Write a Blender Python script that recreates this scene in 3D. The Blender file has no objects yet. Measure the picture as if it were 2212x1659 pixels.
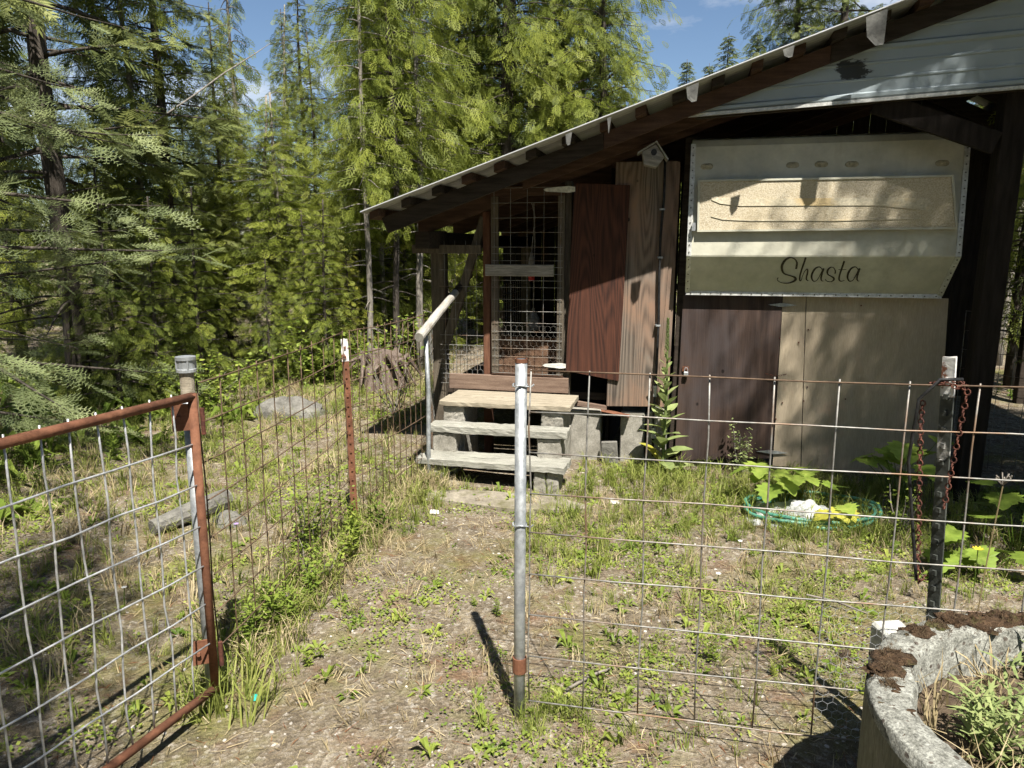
import bpy, bmesh, math, random
import numpy as np
from math import sin, cos, pi, radians, sqrt, atan2, exp
from mathutils import Vector, Matrix

random.seed(7)
rng = np.random.default_rng(7)
scn = bpy.context.scene
col = scn.collection

# ------------------------------------------------------------------ camera
PITCH, FOC, CX, CY, CAMZ = radians(10.5), 1600.0, 1106.0, 829.5, 1.8
cd = bpy.data.cameras.new('camera')
cd.sensor_width = 36.0
cd.lens = 36.0 * FOC / 2212.0
cd.clip_start, cd.clip_end = 0.05, 600
cam = bpy.data.objects.new('camera', cd)
col.objects.link(cam)
cam.location = (0, 0, CAMZ)
cam.rotation_euler = (radians(90) - PITCH, 0, 0)
scn.camera = cam

# ------------------------------------------------------------------ sky, sun, exposure
SUN = Vector((0.155, -0.58, 1.0)).normalized()       # towards the sun, read off the gate post's shadow
EL = math.asin(SUN.z)
AZ = atan2(SUN.x, SUN.y)
wd = bpy.data.worlds.new('World')
scn.world = wd
wd.use_nodes = True
wn, wl_ = wd.node_tree.nodes, wd.node_tree.links
wn.clear()
sky = wn.new('ShaderNodeTexSky')
sky.sky_type = 'NISHITA'
sky.sun_disc = False
sky.sun_elevation = EL
sky.sun_rotation = AZ
sky.air_density = 1.0
sky.dust_density = 0.0
sky.ozone_density = 3.0
tc = wn.new('ShaderNodeTexCoord')
mp = wn.new('ShaderNodeMapping')
mp.inputs['Scale'].default_value = (1.3, 1.3, 3.4)
mp.inputs['Location'].default_value = (2.3, 0.7, 0.15)
cn = wn.new('ShaderNodeTexNoise')
cn.inputs['Scale'].default_value = 2.2
cn.inputs['Detail'].default_value = 9
cn.inputs['Roughness'].default_value = 0.58
cr = wn.new('ShaderNodeValToRGB')
cr.color_ramp.elements[0].position = 0.53
cr.color_ramp.elements[0].color = (0, 0, 0, 1)
cr.color_ramp.elements[1].position = 0.72
cr.color_ramp.elements[1].color = (0.9, 0.9, 0.9, 1)
mx = wn.new('ShaderNodeMixRGB')
mx.inputs[2].default_value = (9.0, 9.2, 9.6, 1)
bg = wn.new('ShaderNodeBackground')
bg.inputs['Strength'].default_value = 0.05
wo = wn.new('ShaderNodeOutputWorld')
wl_.new(tc.outputs['Generated'], mp.inputs['Vector'])
wl_.new(mp.outputs['Vector'], cn.inputs['Vector'])
wl_.new(cn.outputs['Fac'], cr.inputs['Fac'])
wl_.new(cr.outputs['Color'], mx.inputs[0])
wl_.new(sky.outputs['Color'], mx.inputs[1])
wl_.new(mx.outputs['Color'], bg.inputs['Color'])
wl_.new(bg.outputs['Background'], wo.inputs['Surface'])

sd = bpy.data.lights.new('sun', 'SUN')
sd.energy = 5.0
sd.angle = radians(0.53)
sd.color = (1.0, 0.95, 0.86)
so = bpy.data.objects.new('sun', sd)
col.objects.link(so)
so.rotation_euler = (-SUN).to_track_quat('-Z', 'Y').to_euler()
so.location = SUN * 30
scn.view_settings.view_transform = 'Standard'
scn.view_settings.look = 'None'
scn.view_settings.exposure = 1.22
scn.view_settings.gamma = 1.0
scn.view_settings.use_curve_mapping = False
scn.cycles.max_bounces = 3
scn.cycles.diffuse_bounces = 1
scn.cycles.transmission_bounces = 2
scn.cycles.glossy_bounces = 2
scn.cycles.use_adaptive_sampling = True
scn.cycles.adaptive_threshold = 0.03
scn.cycles.use_denoising = True

# ------------------------------------------------------------------ measuring helpers
FW = Vector((0, cos(PITCH), -sin(PITCH)))
UP = Vector((0, sin(PITCH), cos(PITCH)))
def ray(x, y):
    return FW + Vector((1, 0, 0)) * ((x - CX) / FOC) + UP * ((CY - y) / FOC)
def at(x, y, Y):                     # the point seen at (x, y) that stands Y metres out
    r = ray(x, y)
    return Vector((0, 0, CAMZ)) + r * (Y / r.y)
def on_ground(x, y, z=0.0):
    r = ray(x, y)
    return Vector((0, 0, CAMZ)) + r * ((z - CAMZ) / r.z)
PSI = radians(-13.6)
ORG = Vector((-0.18, 6.37, 0))
U = Vector((cos(PSI), sin(PSI), 0))
N = Vector((-sin(PSI), cos(PSI), 0))
def S(x, y, yl=0.0):                 # shed frame: (X along the front, Z up) on the plane yl behind the front wall
    r = ray(x, y)
    t = ((ORG - Vector((0, 0, CAMZ))).dot(N) + yl) / r.dot(N)
    P = Vector((0, 0, CAMZ)) + r * t
    return ((P - ORG).dot(U), P.z)
def shed_world(X, Y, Z=0.0):
    return ORG + U * X + N * Y + Vector((0, 0, Z))

# ------------------------------------------------------------------ mesh helpers
class MB:
    def __init__(s):
        s.v, s.f = [], []
    def add(s, vs, fs):
        b = len(s.v)
        s.v += [tuple(p) for p in vs]
        s.f += [tuple(i + b for i in q) for q in fs]
        return s
    def box(s, a, b):
        x0, y0, z0 = a; x1, y1, z1 = b
        vs = [(x0,y0,z0),(x1,y0,z0),(x1,y1,z0),(x0,y1,z0),(x0,y0,z1),(x1,y0,z1),(x1,y1,z1),(x0,y1,z1)]
        return s.add(vs, [(0,3,2,1),(4,5,6,7),(0,1,5,4),(1,2,6,5),(2,3,7,6),(3,0,4,7)])
    def prism(s, poly, y0, y1):      # polygon in XZ, pushed from y0 to y1
        n = len(poly)
        vs = [(x, y0, z) for x, z in poly] + [(x, y1, z) for x, z in poly]
        fs = [tuple(range(n)), tuple(range(2*n-1, n-1, -1))]
        fs += [(i, n+i, n+(i+1) % n, (i+1) % n) for i in range(n)]
        return s.add(vs, fs)
    def beam(s, p, q, w, h, up=(0, 0, 1), n=1, wob=0.0):
        p, q, up = Vector(p), Vector(q), Vector(up)
        d = (q - p).normalized()
        sd_ = d.cross(up).normalized()
        u2 = sd_.cross(d).normalized()
        vs, fs = [], []
        for i in range(n + 1):
            c = p.lerp(q, i / n) + sd_ * random.uniform(-wob, wob) + u2 * random.uniform(-wob, wob)
            vs += [c + sd_*(w/2*a) + u2*(h/2*b) for a, b in ((-1,-1),(1,-1),(1,1),(-1,1))]
        for i in range(n):
            for k in range(4):
                fs.append((4*i+k, 4*i+(k+1) % 4, 4*i+4+(k+1) % 4, 4*i+4+k))
        fs += [(3,2,1,0), (4*n, 4*n+1, 4*n+2, 4*n+3)]
        return s.add(vs, fs)
    def tube(s, pts, r, n=6, cap=True):
        pts = [Vector(p) for p in pts]
        m = len(pts)
        rs = r if isinstance(r, (list, tuple)) else [r] * m
        vs, fs = [], []
        d0 = (pts[1] - pts[0]).normalized()
        a = d0.orthogonal().normalized()
        for i in range(m):
            d = (pts[min(i+1, m-1)] - pts[max(i-1, 0)]).normalized()
            a = (a - d * a.dot(d))
            if a.length < 1e-6: a = d.orthogonal()
            a.normalize()
            b = d.cross(a)
            vs += [pts[i] + (a*cos(2*pi*k/n) + b*sin(2*pi*k/n)) * rs[i] for k in range(n)]
        for i in range(m-1):
            for k in range(n):
                fs.append((i*n+k, i*n+(k+1) % n, (i+1)*n+(k+1) % n, (i+1)*n+k))
        if cap:
            fs += [tuple(range(n-1, -1, -1)), tuple((m-1)*n+k for k in range(n))]
        return s.add(vs, fs)
    def lathe(s, prof, n=24, c=(0,0,0), jit=0.0):
        vs, fs = [], []
        m = len(prof)
        for k in range(n):
            a = 2*pi*k/n
            for r, z in prof:
                j = 1 + random.uniform(-jit, jit)
                vs.append((c[0]+r*j*cos(a), c[1]+r*j*sin(a), c[2]+z))
        for k in range(n):
            for i in range(m-1):
                k2 = (k+1) % n
                fs.append((k*m+i, k2*m+i, k2*m+i+1, k*m+i+1))
        return s.add(vs, fs)

def link(name, me, mat=None, parent=None):
    o = bpy.data.objects.new(name, me)
    if mat is not None and not me.materials:
        me.materials.append(mat)
    col.objects.link(o)
    if parent is not None:
        o.parent = parent
    return o
def obj(name, mb, mat, parent=None, bevel=0.0, smooth=False, rough=0.0):
    me = bpy.data.meshes.new(name)
    me.from_pydata(mb.v, [], mb.f)
    if bevel:
        b = bmesh.new(); b.from_mesh(me)
        bmesh.ops.recalc_face_normals(b, faces=b.faces)
        bmesh.ops.bevel(b, geom=[e for e in b.edges if e.is_manifold and e.calc_face_angle(0) > 0.5], offset=bevel, segments=1, affect='EDGES')
        b.to_mesh(me); b.free()
    else:
        b = bmesh.new(); b.from_mesh(me)
        bmesh.ops.recalc_face_normals(b, faces=b.faces)
        b.to_mesh(me); b.free()
    if rough:                        # worn: cut the faces up and knock the surface about
        b = bmesh.new(); b.from_mesh(me)
        for _ in range(2):
            ee = [e for e in b.edges if e.calc_length() > 0.05]
            bmesh.ops.subdivide_edges(b, edges=ee, cuts=2, use_grid_fill=True)
        for v in b.verts:
            s1 = sin(v.co.x*37+v.co.y*29)*sin(v.co.z*41+v.co.x*17)
            v.co += Vector((random.uniform(-1, 1), random.uniform(-1, 1), random.uniform(-1, 1)))*rough + Vector((s1, -s1, s1))*rough*0.8
        b.to_mesh(me); b.free()
    if smooth:
        me.polygons.foreach_set('use_smooth', [True]*len(me.polygons))
    return link(name, me, mat, parent)
def npmesh(name, v, q, tint=None, tri=False):        # fast mesh: v (n,3), q (m,4) or (m,3)
    me = bpy.data.meshes.new(name)
    k = q.shape[1]
    me.vertices.add(len(v)); me.vertices.foreach_set('co', np.ascontiguousarray(v, dtype=np.float32).ravel())
    me.loops.add(q.size); me.loops.foreach_set('vertex_index', np.ascontiguousarray(q, dtype=np.int32).ravel())
    me.polygons.add(len(q))
    me.polygons.foreach_set('loop_start', np.arange(0, q.size, k, dtype=np.int32))
    me.polygons.foreach_set('loop_total', np.full(len(q), k, dtype=np.int32))
    if tint is not None:
        a = me.attributes.new('tint', 'FLOAT', 'POINT')
        a.data.foreach_set('value', np.ascontiguousarray(tint, dtype=np.float32))
    me.update(calc_edges=True)
    return me
def tag(o, label=None, cat=None, group=None, kind=None):
    if label: o['label'] = label
    if cat: o['category'] = cat
    if group: o['group'] = group
    if kind: o['kind'] = kind
    return o
def empty(name, loc=(0,0,0), rz=0.0, label=None, cat=None, group=None):
    o = bpy.data.objects.new(name, None)
    o.empty_display_size = 0.2
    col.objects.link(o)
    o.location = loc
    o.rotation_euler = (0, 0, rz)
    return tag(o, label, cat, group)

# ------------------------------------------------------------------ material helpers
class NT:
    def __init__(s, name):
        s.m = bpy.data.materials.new(name)
        s.m.use_nodes = True
        s.t = s.m.node_tree
        s.t.nodes.clear()
        s.out = s.n('ShaderNodeOutputMaterial')
    def n(s, typ, **kw):
        nd = s.t.nodes.new(typ)
        for k, v in kw.items():
            if k in nd.inputs.keys(): nd.inputs[k].default_value = v
            else: setattr(nd, k, v)
        return nd
    def l(s, a, b): s.t.links.new(a, b)
    def coords(s, scale=(1,1,1), kind='Object'):
        c = s.n('ShaderNodeTexCoord'); m = s.n('ShaderNodeMapping')
        m.inputs['Scale'].default_value = scale
        s.l(c.outputs[kind], m.inputs['Vector'])
        return m.outputs['Vector']
    def noise(s, vec, scale, detail=5, rough=0.6, dist=0.0):
        nd = s.n('ShaderNodeTexNoise')
        nd.inputs['Scale'].default_value = scale; nd.inputs['Detail'].default_value = detail
        nd.inputs['Roughness'].default_value = rough; nd.inputs['Distortion'].default_value = dist
        s.l(vec, nd.inputs['Vector'])
        return nd.outputs['Fac']
    def ramp(s, fac, stops):
        r = s.n('ShaderNodeValToRGB')
        e = r.color_ramp.elements
        while len(e) < len(stops): e.new(0.5)
        for i, (p, c) in enumerate(stops):
            e[i].position = p
            e[i].color = (*c, 1) if not isinstance(c, (int, float)) else (c, c, c, 1)
        s.l(fac, r.inputs['Fac'])
        return r.outputs['Color']
    def mix(s, fac, a, b, mode='MIX'):
        m = s.n('ShaderNodeMixRGB', blend_type=mode)
        for i, x in enumerate((fac, a, b)):
            if isinstance(x, (int, float)): m.inputs[i].default_value = x if i == 0 else (x, x, x, 1)
            elif isinstance(x, tuple): m.inputs[i].default_value = (*x, 1)
            else: s.l(x, m.inputs[i])
        return m.outputs['Color']
    def math(s, op, a, b=0.0):
        m = s.n('ShaderNodeMath', operation=op)
        for i, x in enumerate((a, b)):
            if isinstance(x, (int, float)): m.inputs[i].default_value = x
            else: s.l(x, m.inputs[i])
        return m.outputs[0]
    def finish(s, color, rough=0.8, bump=None, bstr=0.3, bdist=0.01, metal=0.0, spec=0.3, translucent=0.0):
        p = s.n('ShaderNodeBsdfPrincipled')
        if isinstance(color, tuple): p.inputs['Base Color'].default_value = (*color, 1)
        else: s.l(color, p.inputs['Base Color'])
        if isinstance(rough, (int, float)): p.inputs['Roughness'].default_value = rough
        else: s.l(rough, p.inputs['Roughness'])
        if isinstance(metal, (int, float)): p.inputs['Metallic'].default_value = metal
        else: s.l(metal, p.inputs['Metallic'])
        p.inputs['Specular IOR Level'].default_value = spec
        if bump is not None:
            b = s.n('ShaderNodeBump'); b.inputs['Strength'].default_value = bstr; b.inputs['Distance'].default_value = bdist
            s.l(bump, b.inputs['Height']); s.l(b.outputs['Normal'], p.inputs['Normal'])
        o = p.outputs['BSDF']
        if translucent:
            t = s.n('ShaderNodeBsdfTranslucent')
            if isinstance(color, tuple): t.inputs['Color'].default_value = (*color, 1)
            else: s.l(color, t.inputs['Color'])
            m = s.n('ShaderNodeMixShader'); m.inputs[0].default_value = translucent
            s.l(o, m.inputs[1]); s.l(t.outputs['BSDF'], m.inputs[2]); o = m.outputs[0]
        s.l(o, s.out.inputs['Surface'])
        return s.m

def mat_noise(name, c1, c2, scale=6, stretch=(1,1,1), rough=0.85, bstr=0.3, bdist=0.01, metal=0.0, spec=0.25, c3=None, s3=2.0, lo3=0.55, hi3=0.65, fine=40, lo=0.35, hi=0.68, fmix=0.55, st3=(1, 1, 1)):
    t = NT(name)
    v = t.coords(stretch)
    a = t.noise(v, scale, 6)
    c = t.ramp(a, [(lo, c1), (hi, c2)])
    f = t.noise(v, fine, 4, 0.7)
    c = t.mix(fmix, c, t.ramp(f, [(0.3, 0.35), (0.7, 1.25)]), 'MULTIPLY')
    if c3:
        w = t.coords(st3)
        k = t.ramp(t.noise(w, s3, 6, 0.65), [(lo3, 0.0), (hi3, 1.0)])
        c = t.mix(k, c, c3)
    return t.finish(c, rough, f, bstr, bdist, metal, spec)

def mat_plywood(name, dark, light, wear=None, k=13.0, sx=3.2, sz=0.42, off=0.0, amp=0.38):
    t = NT(name)
    c = t.n('ShaderNodeTexCoord'); m = t.n('ShaderNodeMapping')
    m.inputs['Scale'].default_value = (sx, sx, sz); m.inputs['Location'].default_value = (off, 0, off)
    t.l(c.outputs['Object'], m.inputs['Vector'])
    v = m.outputs['Vector']
    a = t.noise(v, 1.0, 1.5, 0.45, 0.35)
    w = t.math('SINE', t.math('MULTIPLY', a, k*6.2832))
    fine = t.noise(t.coords((90, 90, 3)), 1.0, 4, 0.7)
    w2 = t.math('ADD', t.math('MULTIPLY', w, amp), t.math('MULTIPLY', fine, 0.9))
    colr = t.ramp(w2, [(0.15, dark), (0.8, light)])
    if wear:
        kf = t.ramp(t.noise(t.coords((1.4, 1.4, 0.8)), 1.7, 6, 0.65), [(0.42, 0.0), (0.62, 1.0)])
        colr = t.mix(t.mix(1.0, kf, t.ramp(w2, [(0.1, 0.35), (0.7, 1.0)]), 'MULTIPLY'), colr, wear)
    knots = t.n('ShaderNodeTexVoronoi'); knots.inputs['Scale'].default_value = 3.0
    t.l(t.coords((1.2, 1.2, 0.9)), knots.inputs['Vector'])
    kk = t.ramp(knots.outputs['Distance'], [(0.03, 1.0), (0.055, 0.0)])
    colr = t.mix(kk, colr, tuple(x*0.35 for x in dark))
    return t.finish(colr, 0.78, w2, 0.25, 0.004, 0.0, 0.3)

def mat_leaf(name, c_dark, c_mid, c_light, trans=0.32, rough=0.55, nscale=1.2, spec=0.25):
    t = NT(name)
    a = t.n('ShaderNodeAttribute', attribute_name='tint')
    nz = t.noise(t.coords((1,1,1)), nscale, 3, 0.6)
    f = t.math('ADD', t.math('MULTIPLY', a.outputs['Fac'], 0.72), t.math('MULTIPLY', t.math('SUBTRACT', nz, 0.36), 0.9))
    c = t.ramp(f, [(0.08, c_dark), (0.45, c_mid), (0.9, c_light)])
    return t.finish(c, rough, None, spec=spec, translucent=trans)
# ------------------------------------------------------------------ materials
M = {}
M['galv'] = mat_noise('galvanised_steel', (0.30, 0.32, 0.34), (0.52, 0.54, 0.55), 14, rough=0.5, metal=0.55, bstr=0.1, spec=0.4, c3=(0.20, 0.17, 0.14), s3=5, lo3=0.6, hi3=0.72)
M['wire'] = mat_noise('weathered_wire', (0.20, 0.195, 0.18), (0.36, 0.35, 0.325), 10, rough=0.55, metal=0.4, bstr=0.1, c3=(0.22, 0.14, 0.09), s3=3, lo3=0.5, hi3=0.62)
M['wire_clean'] = mat_noise('galvanised_wire', (0.42, 0.43, 0.44), (0.62, 0.63, 0.64), 10, rough=0.42, metal=0.5, bstr=0.1)
M['wire_brown'] = mat_noise('rusty_wire', (0.085, 0.055, 0.036), (0.17, 0.115, 0.075), 10, rough=0.75, metal=0.2, bstr=0.1)
M['rust'] = mat_noise('rust', (0.125, 0.052, 0.030), (0.235, 0.105, 0.058), 9, rough=0.85, metal=0.1, bstr=0.5, bdist=0.004, c3=(0.11, 0.045, 0.03), s3=6, lo3=0.55, hi3=0.7)
M['rust_dark'] = mat_noise('dark_rust', (0.05, 0.02, 0.016), (0.15, 0.055, 0.035), 30, rough=0.9, bstr=0.6, bdist=0.004)
M['post_paint'] = mat_noise('flaking_post_paint', (0.045, 0.05, 0.045), (0.08, 0.085, 0.075), 9, rough=0.6, c3=(0.5, 0.48, 0.45), s3=3.0, lo3=0.57, hi3=0.62)
M['post_white'] = mat_noise('flaking_white_paint', (0.70, 0.69, 0.66), (0.82, 0.81, 0.78), 9, rough=0.6, c3=(0.20, 0.085, 0.05), s3=16, lo3=0.55, hi3=0.6)
M['black'] = mat_noise('black_plastic', (0.012, 0.012, 0.013), (0.03, 0.03, 0.03), 20, rough=0.5)
M['concrete'] = mat_noise('concrete_block', (0.24, 0.225, 0.19), (0.40, 0.38, 0.33), 8, rough=0.95, bstr=0.6, bdist=0.006, c3=(0.22, 0.20, 0.17), s3=3, lo3=0.58, hi3=0.75, fine=90)
M['plank'] = mat_noise('weathered_plank', (0.225, 0.22, 0.185), (0.43, 0.42, 0.37), 2.4, stretch=(1.2, 22, 22), rough=0.9, bstr=0.5, bdist=0.006, c3=(0.30, 0.30, 0.25), s3=4, lo3=0.55, hi3=0.75, fine=9, fmix=0.9)
M['deck'] = mat_noise('deck_plank', (0.245, 0.21, 0.155), (0.42, 0.37, 0.285), 2.4, stretch=(1.2, 22, 22), rough=0.9, bstr=0.4, bdist=0.005, fine=9)
M['beam_shade'] = mat_noise('shade_timber', (0.026, 0.020, 0.015), (0.062, 0.047, 0.036), 2.0, stretch=(2, 18, 18), rough=0.9, bstr=0.4)  # darkened to stand for deep shade; reddish timber is the lit tone
M['beam_red'] = mat_noise('reddish_timber', (0.058, 0.033, 0.022), (0.115, 0.066, 0.044), 2.0, stretch=(2, 18, 18), rough=0.88, bstr=0.4)
M['post_wood'] = mat_noise('post_timber', (0.075, 0.062, 0.046), (0.17, 0.14, 0.105), 2.0, stretch=(18, 18, 2), rough=0.9, bstr=0.4)
M['post_red'] = mat_noise('red_post_timber', (0.11, 0.05, 0.03), (0.21, 0.10, 0.06), 2.0, stretch=(18, 18, 2), rough=0.88, bstr=0.4)
M['grey_wood'] = mat_noise('grey_weathered_wood', (0.20, 0.185, 0.165), (0.40, 0.375, 0.335), 2.4, stretch=(2, 20, 20), rough=0.92, bstr=0.5, fine=9)
M['log'] = mat_noise('peeled_log', (0.29, 0.27, 0.235), (0.52, 0.50, 0.455), 3, stretch=(6, 1.0, 6), rough=0.88, bstr=0.5, c3=(0.27, 0.22, 0.17), s3=8, lo3=0.6, hi3=0.7)
M['osb'] = mat_noise('chipboard', (0.10, 0.055, 0.034), (0.20, 0.12, 0.075), 16, rough=0.9, bstr=0.4)
M['sill'] = mat_noise('sill_board', (0.145, 0.095, 0.07), (0.26, 0.185, 0.14), 2, stretch=(1.5, 18, 18), rough=0.9, bstr=0.4)
M['ply_red'] = mat_plywood('red_plywood', (0.018, 0.007, 0.005), (0.100, 0.036, 0.020), k=20, amp=0.13, sx=4.0)
M['ply_grey'] = mat_plywood('grey_plywood', (0.060, 0.048, 0.039), (0.220, 0.180, 0.145), wear=(0.25, 0.155, 0.105), k=18, amp=0.2, sx=4.0, off=3.3)
M['ply_brown'] = mat_plywood('brown_plywood', (0.024, 0.014, 0.011), (0.076, 0.048, 0.037), wear=(0.052, 0.044, 0.046), amp=0.15, k=7, sx=5.0, sz=0.3, off=7.1)
M['tan'] = mat_noise('tan_sheathing', (0.37, 0.305, 0.22), (0.44, 0.365, 0.27), 1.5, stretch=(9, 9, 1.2), rough=0.85, bstr=0.15, c3=(0.47, 0.33, 0.24), s3=3, lo3=0.58, hi3=0.75, fine=14, fmix=0.3)
M['camper_white'] = mat_noise('camper_enamel', (0.44, 0.43, 0.345), (0.53, 0.52, 0.43), 2.2, rough=0.4, bstr=0.12, bdist=0.02, spec=0.5, c3=(0.36, 0.325, 0.24), s3=1.0, lo3=0.55, hi3=0.85, fine=5, fmix=0.35, st3=(7, 7, 0.8))
M['camper_trim'] = mat_noise('aluminium_trim', (0.55, 0.55, 0.52), (0.72, 0.72, 0.69), 9, rough=0.4, metal=0.4)
M['lettering'] = mat_noise('brown_lettering', (0.045, 0.038, 0.028), (0.075, 0.062, 0.045), 9, rough=0.5)
M['lens'] = mat_noise('faded_lens', (0.30, 0.27, 0.17), (0.42, 0.38, 0.26), 20, rough=0.3, spec=0.5)
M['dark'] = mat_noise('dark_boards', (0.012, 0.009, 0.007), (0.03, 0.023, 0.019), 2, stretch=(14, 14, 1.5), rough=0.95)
M['tarp'] = mat_noise('tar_paper', (0.06, 0.06, 0.056), (0.11, 0.11, 0.10), 12, rough=0.9)
M['white_hinge'] = mat_noise('white_hinge_paint', (0.62, 0.62, 0.58), (0.75, 0.75, 0.70), 12, rough=0.6, c3=(0.35, 0.25, 0.18), s3=20, lo3=0.62, hi3=0.7)
M['white_block'] = mat_noise('white_block', (0.46, 0.46, 0.42), (0.58, 0.58, 0.53), 9, rough=0.9, bstr=0.3)
M['hose'] = mat_noise('green_hose', (0.04, 0.17, 0.12), (0.10, 0.30, 0.22), 14, rough=0.42, spec=0.5)
M['sack'] = mat_noise('white_sack', (0.36, 0.37, 0.36), (0.50, 0.51, 0.49), 7, rough=0.6, bstr=0.5, c3=(0.20, 0.34, 0.50), s3=4.5, lo3=0.63, hi3=0.70)
M['teal'] = mat_noise('teal_plastic', (0.01, 0.36, 0.30), (0.03, 0.5, 0.42), 20, rough=0.5)
M['bark'] = mat_noise('fir_bark', (0.045, 0.037, 0.030), (0.13, 0.11, 0.092), 3, stretch=(9, 9, 0.9), rough=0.95, bstr=0.9, bdist=0.03, fine=8)
M['bark_grey'] = mat_noise('pale_bark', (0.15, 0.135, 0.115), (0.33, 0.30, 0.26), 4, stretch=(6, 6, 1.4), rough=0.95, bstr=0.5, bdist=0.02, fine=10)
M['twig'] = mat_noise('dead_twig', (0.16, 0.14, 0.12), (0.30, 0.27, 0.23), 9, rough=0.95)
M['rock'] = mat_noise('boulder', (0.11, 0.105, 0.092), (0.25, 0.24, 0.215), 6, rough=0.95, bstr=0.8, bdist=0.02, c3=(0.12, 0.13, 0.06), s3=4, lo3=0.6, hi3=0.75)
M['soil'] = mat_noise('potting_soil', (0.06, 0.042, 0.028), (0.16, 0.12, 0.08), 14, rough=1.0, bstr=1.0, bdist=0.02)
M['moss'] = mat_noise('dry_moss', (0.055, 0.033, 0.018), (0.17, 0.105, 0.06), 40, rough=1.0, bstr=1.0, bdist=0.02, c3=(0.13, 0.13, 0.045), s3=12, lo3=0.55, hi3=0.7, fine=160)
M['cedar'] = mat_leaf('cedar_leaf', (0.074, 0.103, 0.018), (0.208, 0.248, 0.040), (0.40, 0.425, 0.085), 0.48)
M['cedar_b'] = mat_leaf('cedar_leaf_deep', (0.064, 0.090, 0.020), (0.170, 0.210, 0.042), (0.335, 0.37, 0.08), 0.48)
M['fir'] = mat_leaf('fir_needle', (0.058, 0.076, 0.026), (0.145, 0.172, 0.054), (0.29, 0.31, 0.105), 0.38)
M['spruce'] = mat_leaf('spruce_needle', (0.065, 0.088, 0.040), (0.165, 0.200, 0.085), (0.31, 0.35, 0.16), 0.3)
M['yellow_leaf'] = mat_leaf('yellowing_leaf', (0.12, 0.14, 0.018), (0.26, 0.27, 0.035), (0.50, 0.46, 0.08), 0.35)
M['brown_leaf'] = mat_leaf('dead_needle', (0.09, 0.04, 0.02), (0.19, 0.085, 0.04), (0.30, 0.15, 0.07), 0.2)
M['grass'] = mat_leaf('grass_blade', (0.10, 0.135, 0.025), (0.205, 0.25, 0.05), (0.37, 0.38, 0.12), 0.4, 0.6, 2.0)
M['straw'] = mat_leaf('dry_straw', (0.22, 0.17, 0.09), (0.36, 0.29, 0.165), (0.52, 0.44, 0.28), 0.2, 0.8, 2.0)
M['weed'] = mat_leaf('weed_leaf', (0.09, 0.145, 0.02), (0.20, 0.27, 0.045), (0.38, 0.42, 0.09), 0.4, 0.5, 3.0)
M['bright_leaf'] = mat_leaf('thimbleberry_leaf', (0.15, 0.24, 0.035), (0.26, 0.36, 0.06), (0.44, 0.50, 0.11), 0.45, 0.5, 3.0)
M['mullein'] = mat_leaf('mullein_leaf', (0.16, 0.21, 0.07), (0.26, 0.32, 0.12), (0.42, 0.45, 0.19), 0.35, 0.75, 5.0)
M['purple'] = mat_noise('purple_petal', (0.30, 0.20, 0.5), (0.45, 0.33, 0.65), 20, rough=0.8)
M['white_petal'] = mat_noise('white_petal', (0.75, 0.75, 0.7), (0.85, 0.85, 0.8), 20, rough=0.8)
M['yellow_petal'] = mat_noise('yellow_petal', (0.75, 0.5, 0.02), (0.85, 0.65, 0.05), 20, rough=0.8)
M['paper'] = mat_noise('scrap_paper', (0.62, 0.58, 0.56), (0.75, 0.7, 0.68), 9, rough=0.9)
M['moss_tuft'] = mat_leaf('moss_tuft', (0.045, 0.030, 0.018), (0.10, 0.068, 0.040), (0.17, 0.13, 0.075), 0.1, 0.9, 9.0)
M['gravel'] = mat_leaf('gravel_stone', (0.16, 0.145, 0.125), (0.31, 0.285, 0.25), (0.56, 0.53, 0.49), 0.0, 0.9, 3.0)

def mat_ring():                                       # old cast concrete with pale lichen
    t = NT('lichened_concrete'); v = t.coords()
    a = t.noise(v, 26, 6, 0.75)
    c = t.ramp(a, [(0.32, (0.11, 0.11, 0.092)), (0.5, (0.25, 0.25, 0.22)), (0.72, (0.42, 0.425, 0.38))])
    sp = t.n('ShaderNodeTexVoronoi'); sp.inputs['Scale'].default_value = 30; t.l(v, sp.inputs['Vector'])
    k = t.ramp(t.math('ADD', sp.outputs['Distance'], t.math('MULTIPLY', t.noise(v, 40, 3), 0.25)), [(0.30, 1.0), (0.36, 0.0)])
    c = t.mix(k, c, (0.10, 0.085, 0.07))
    fs_ = t.noise(v, 140, 3, 0.8)
    c = t.mix(0.8, c, t.ramp(fs_, [(0.35, 0.25), (0.65, 1.3)]), 'MULTIPLY')
    return t.finish(c, 0.97, a, 0.7, 0.012)
M['ring'] = mat_ring()
def mat_side():                                       # cast outer wall, mossy green-grey
    return mat_noise('cast_wall', (0.13, 0.125, 0.095), (0.24, 0.225, 0.17), 5, stretch=(3, 3, 0.6), rough=0.95, bstr=0.4)
M['cast'] = mat_side()

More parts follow.
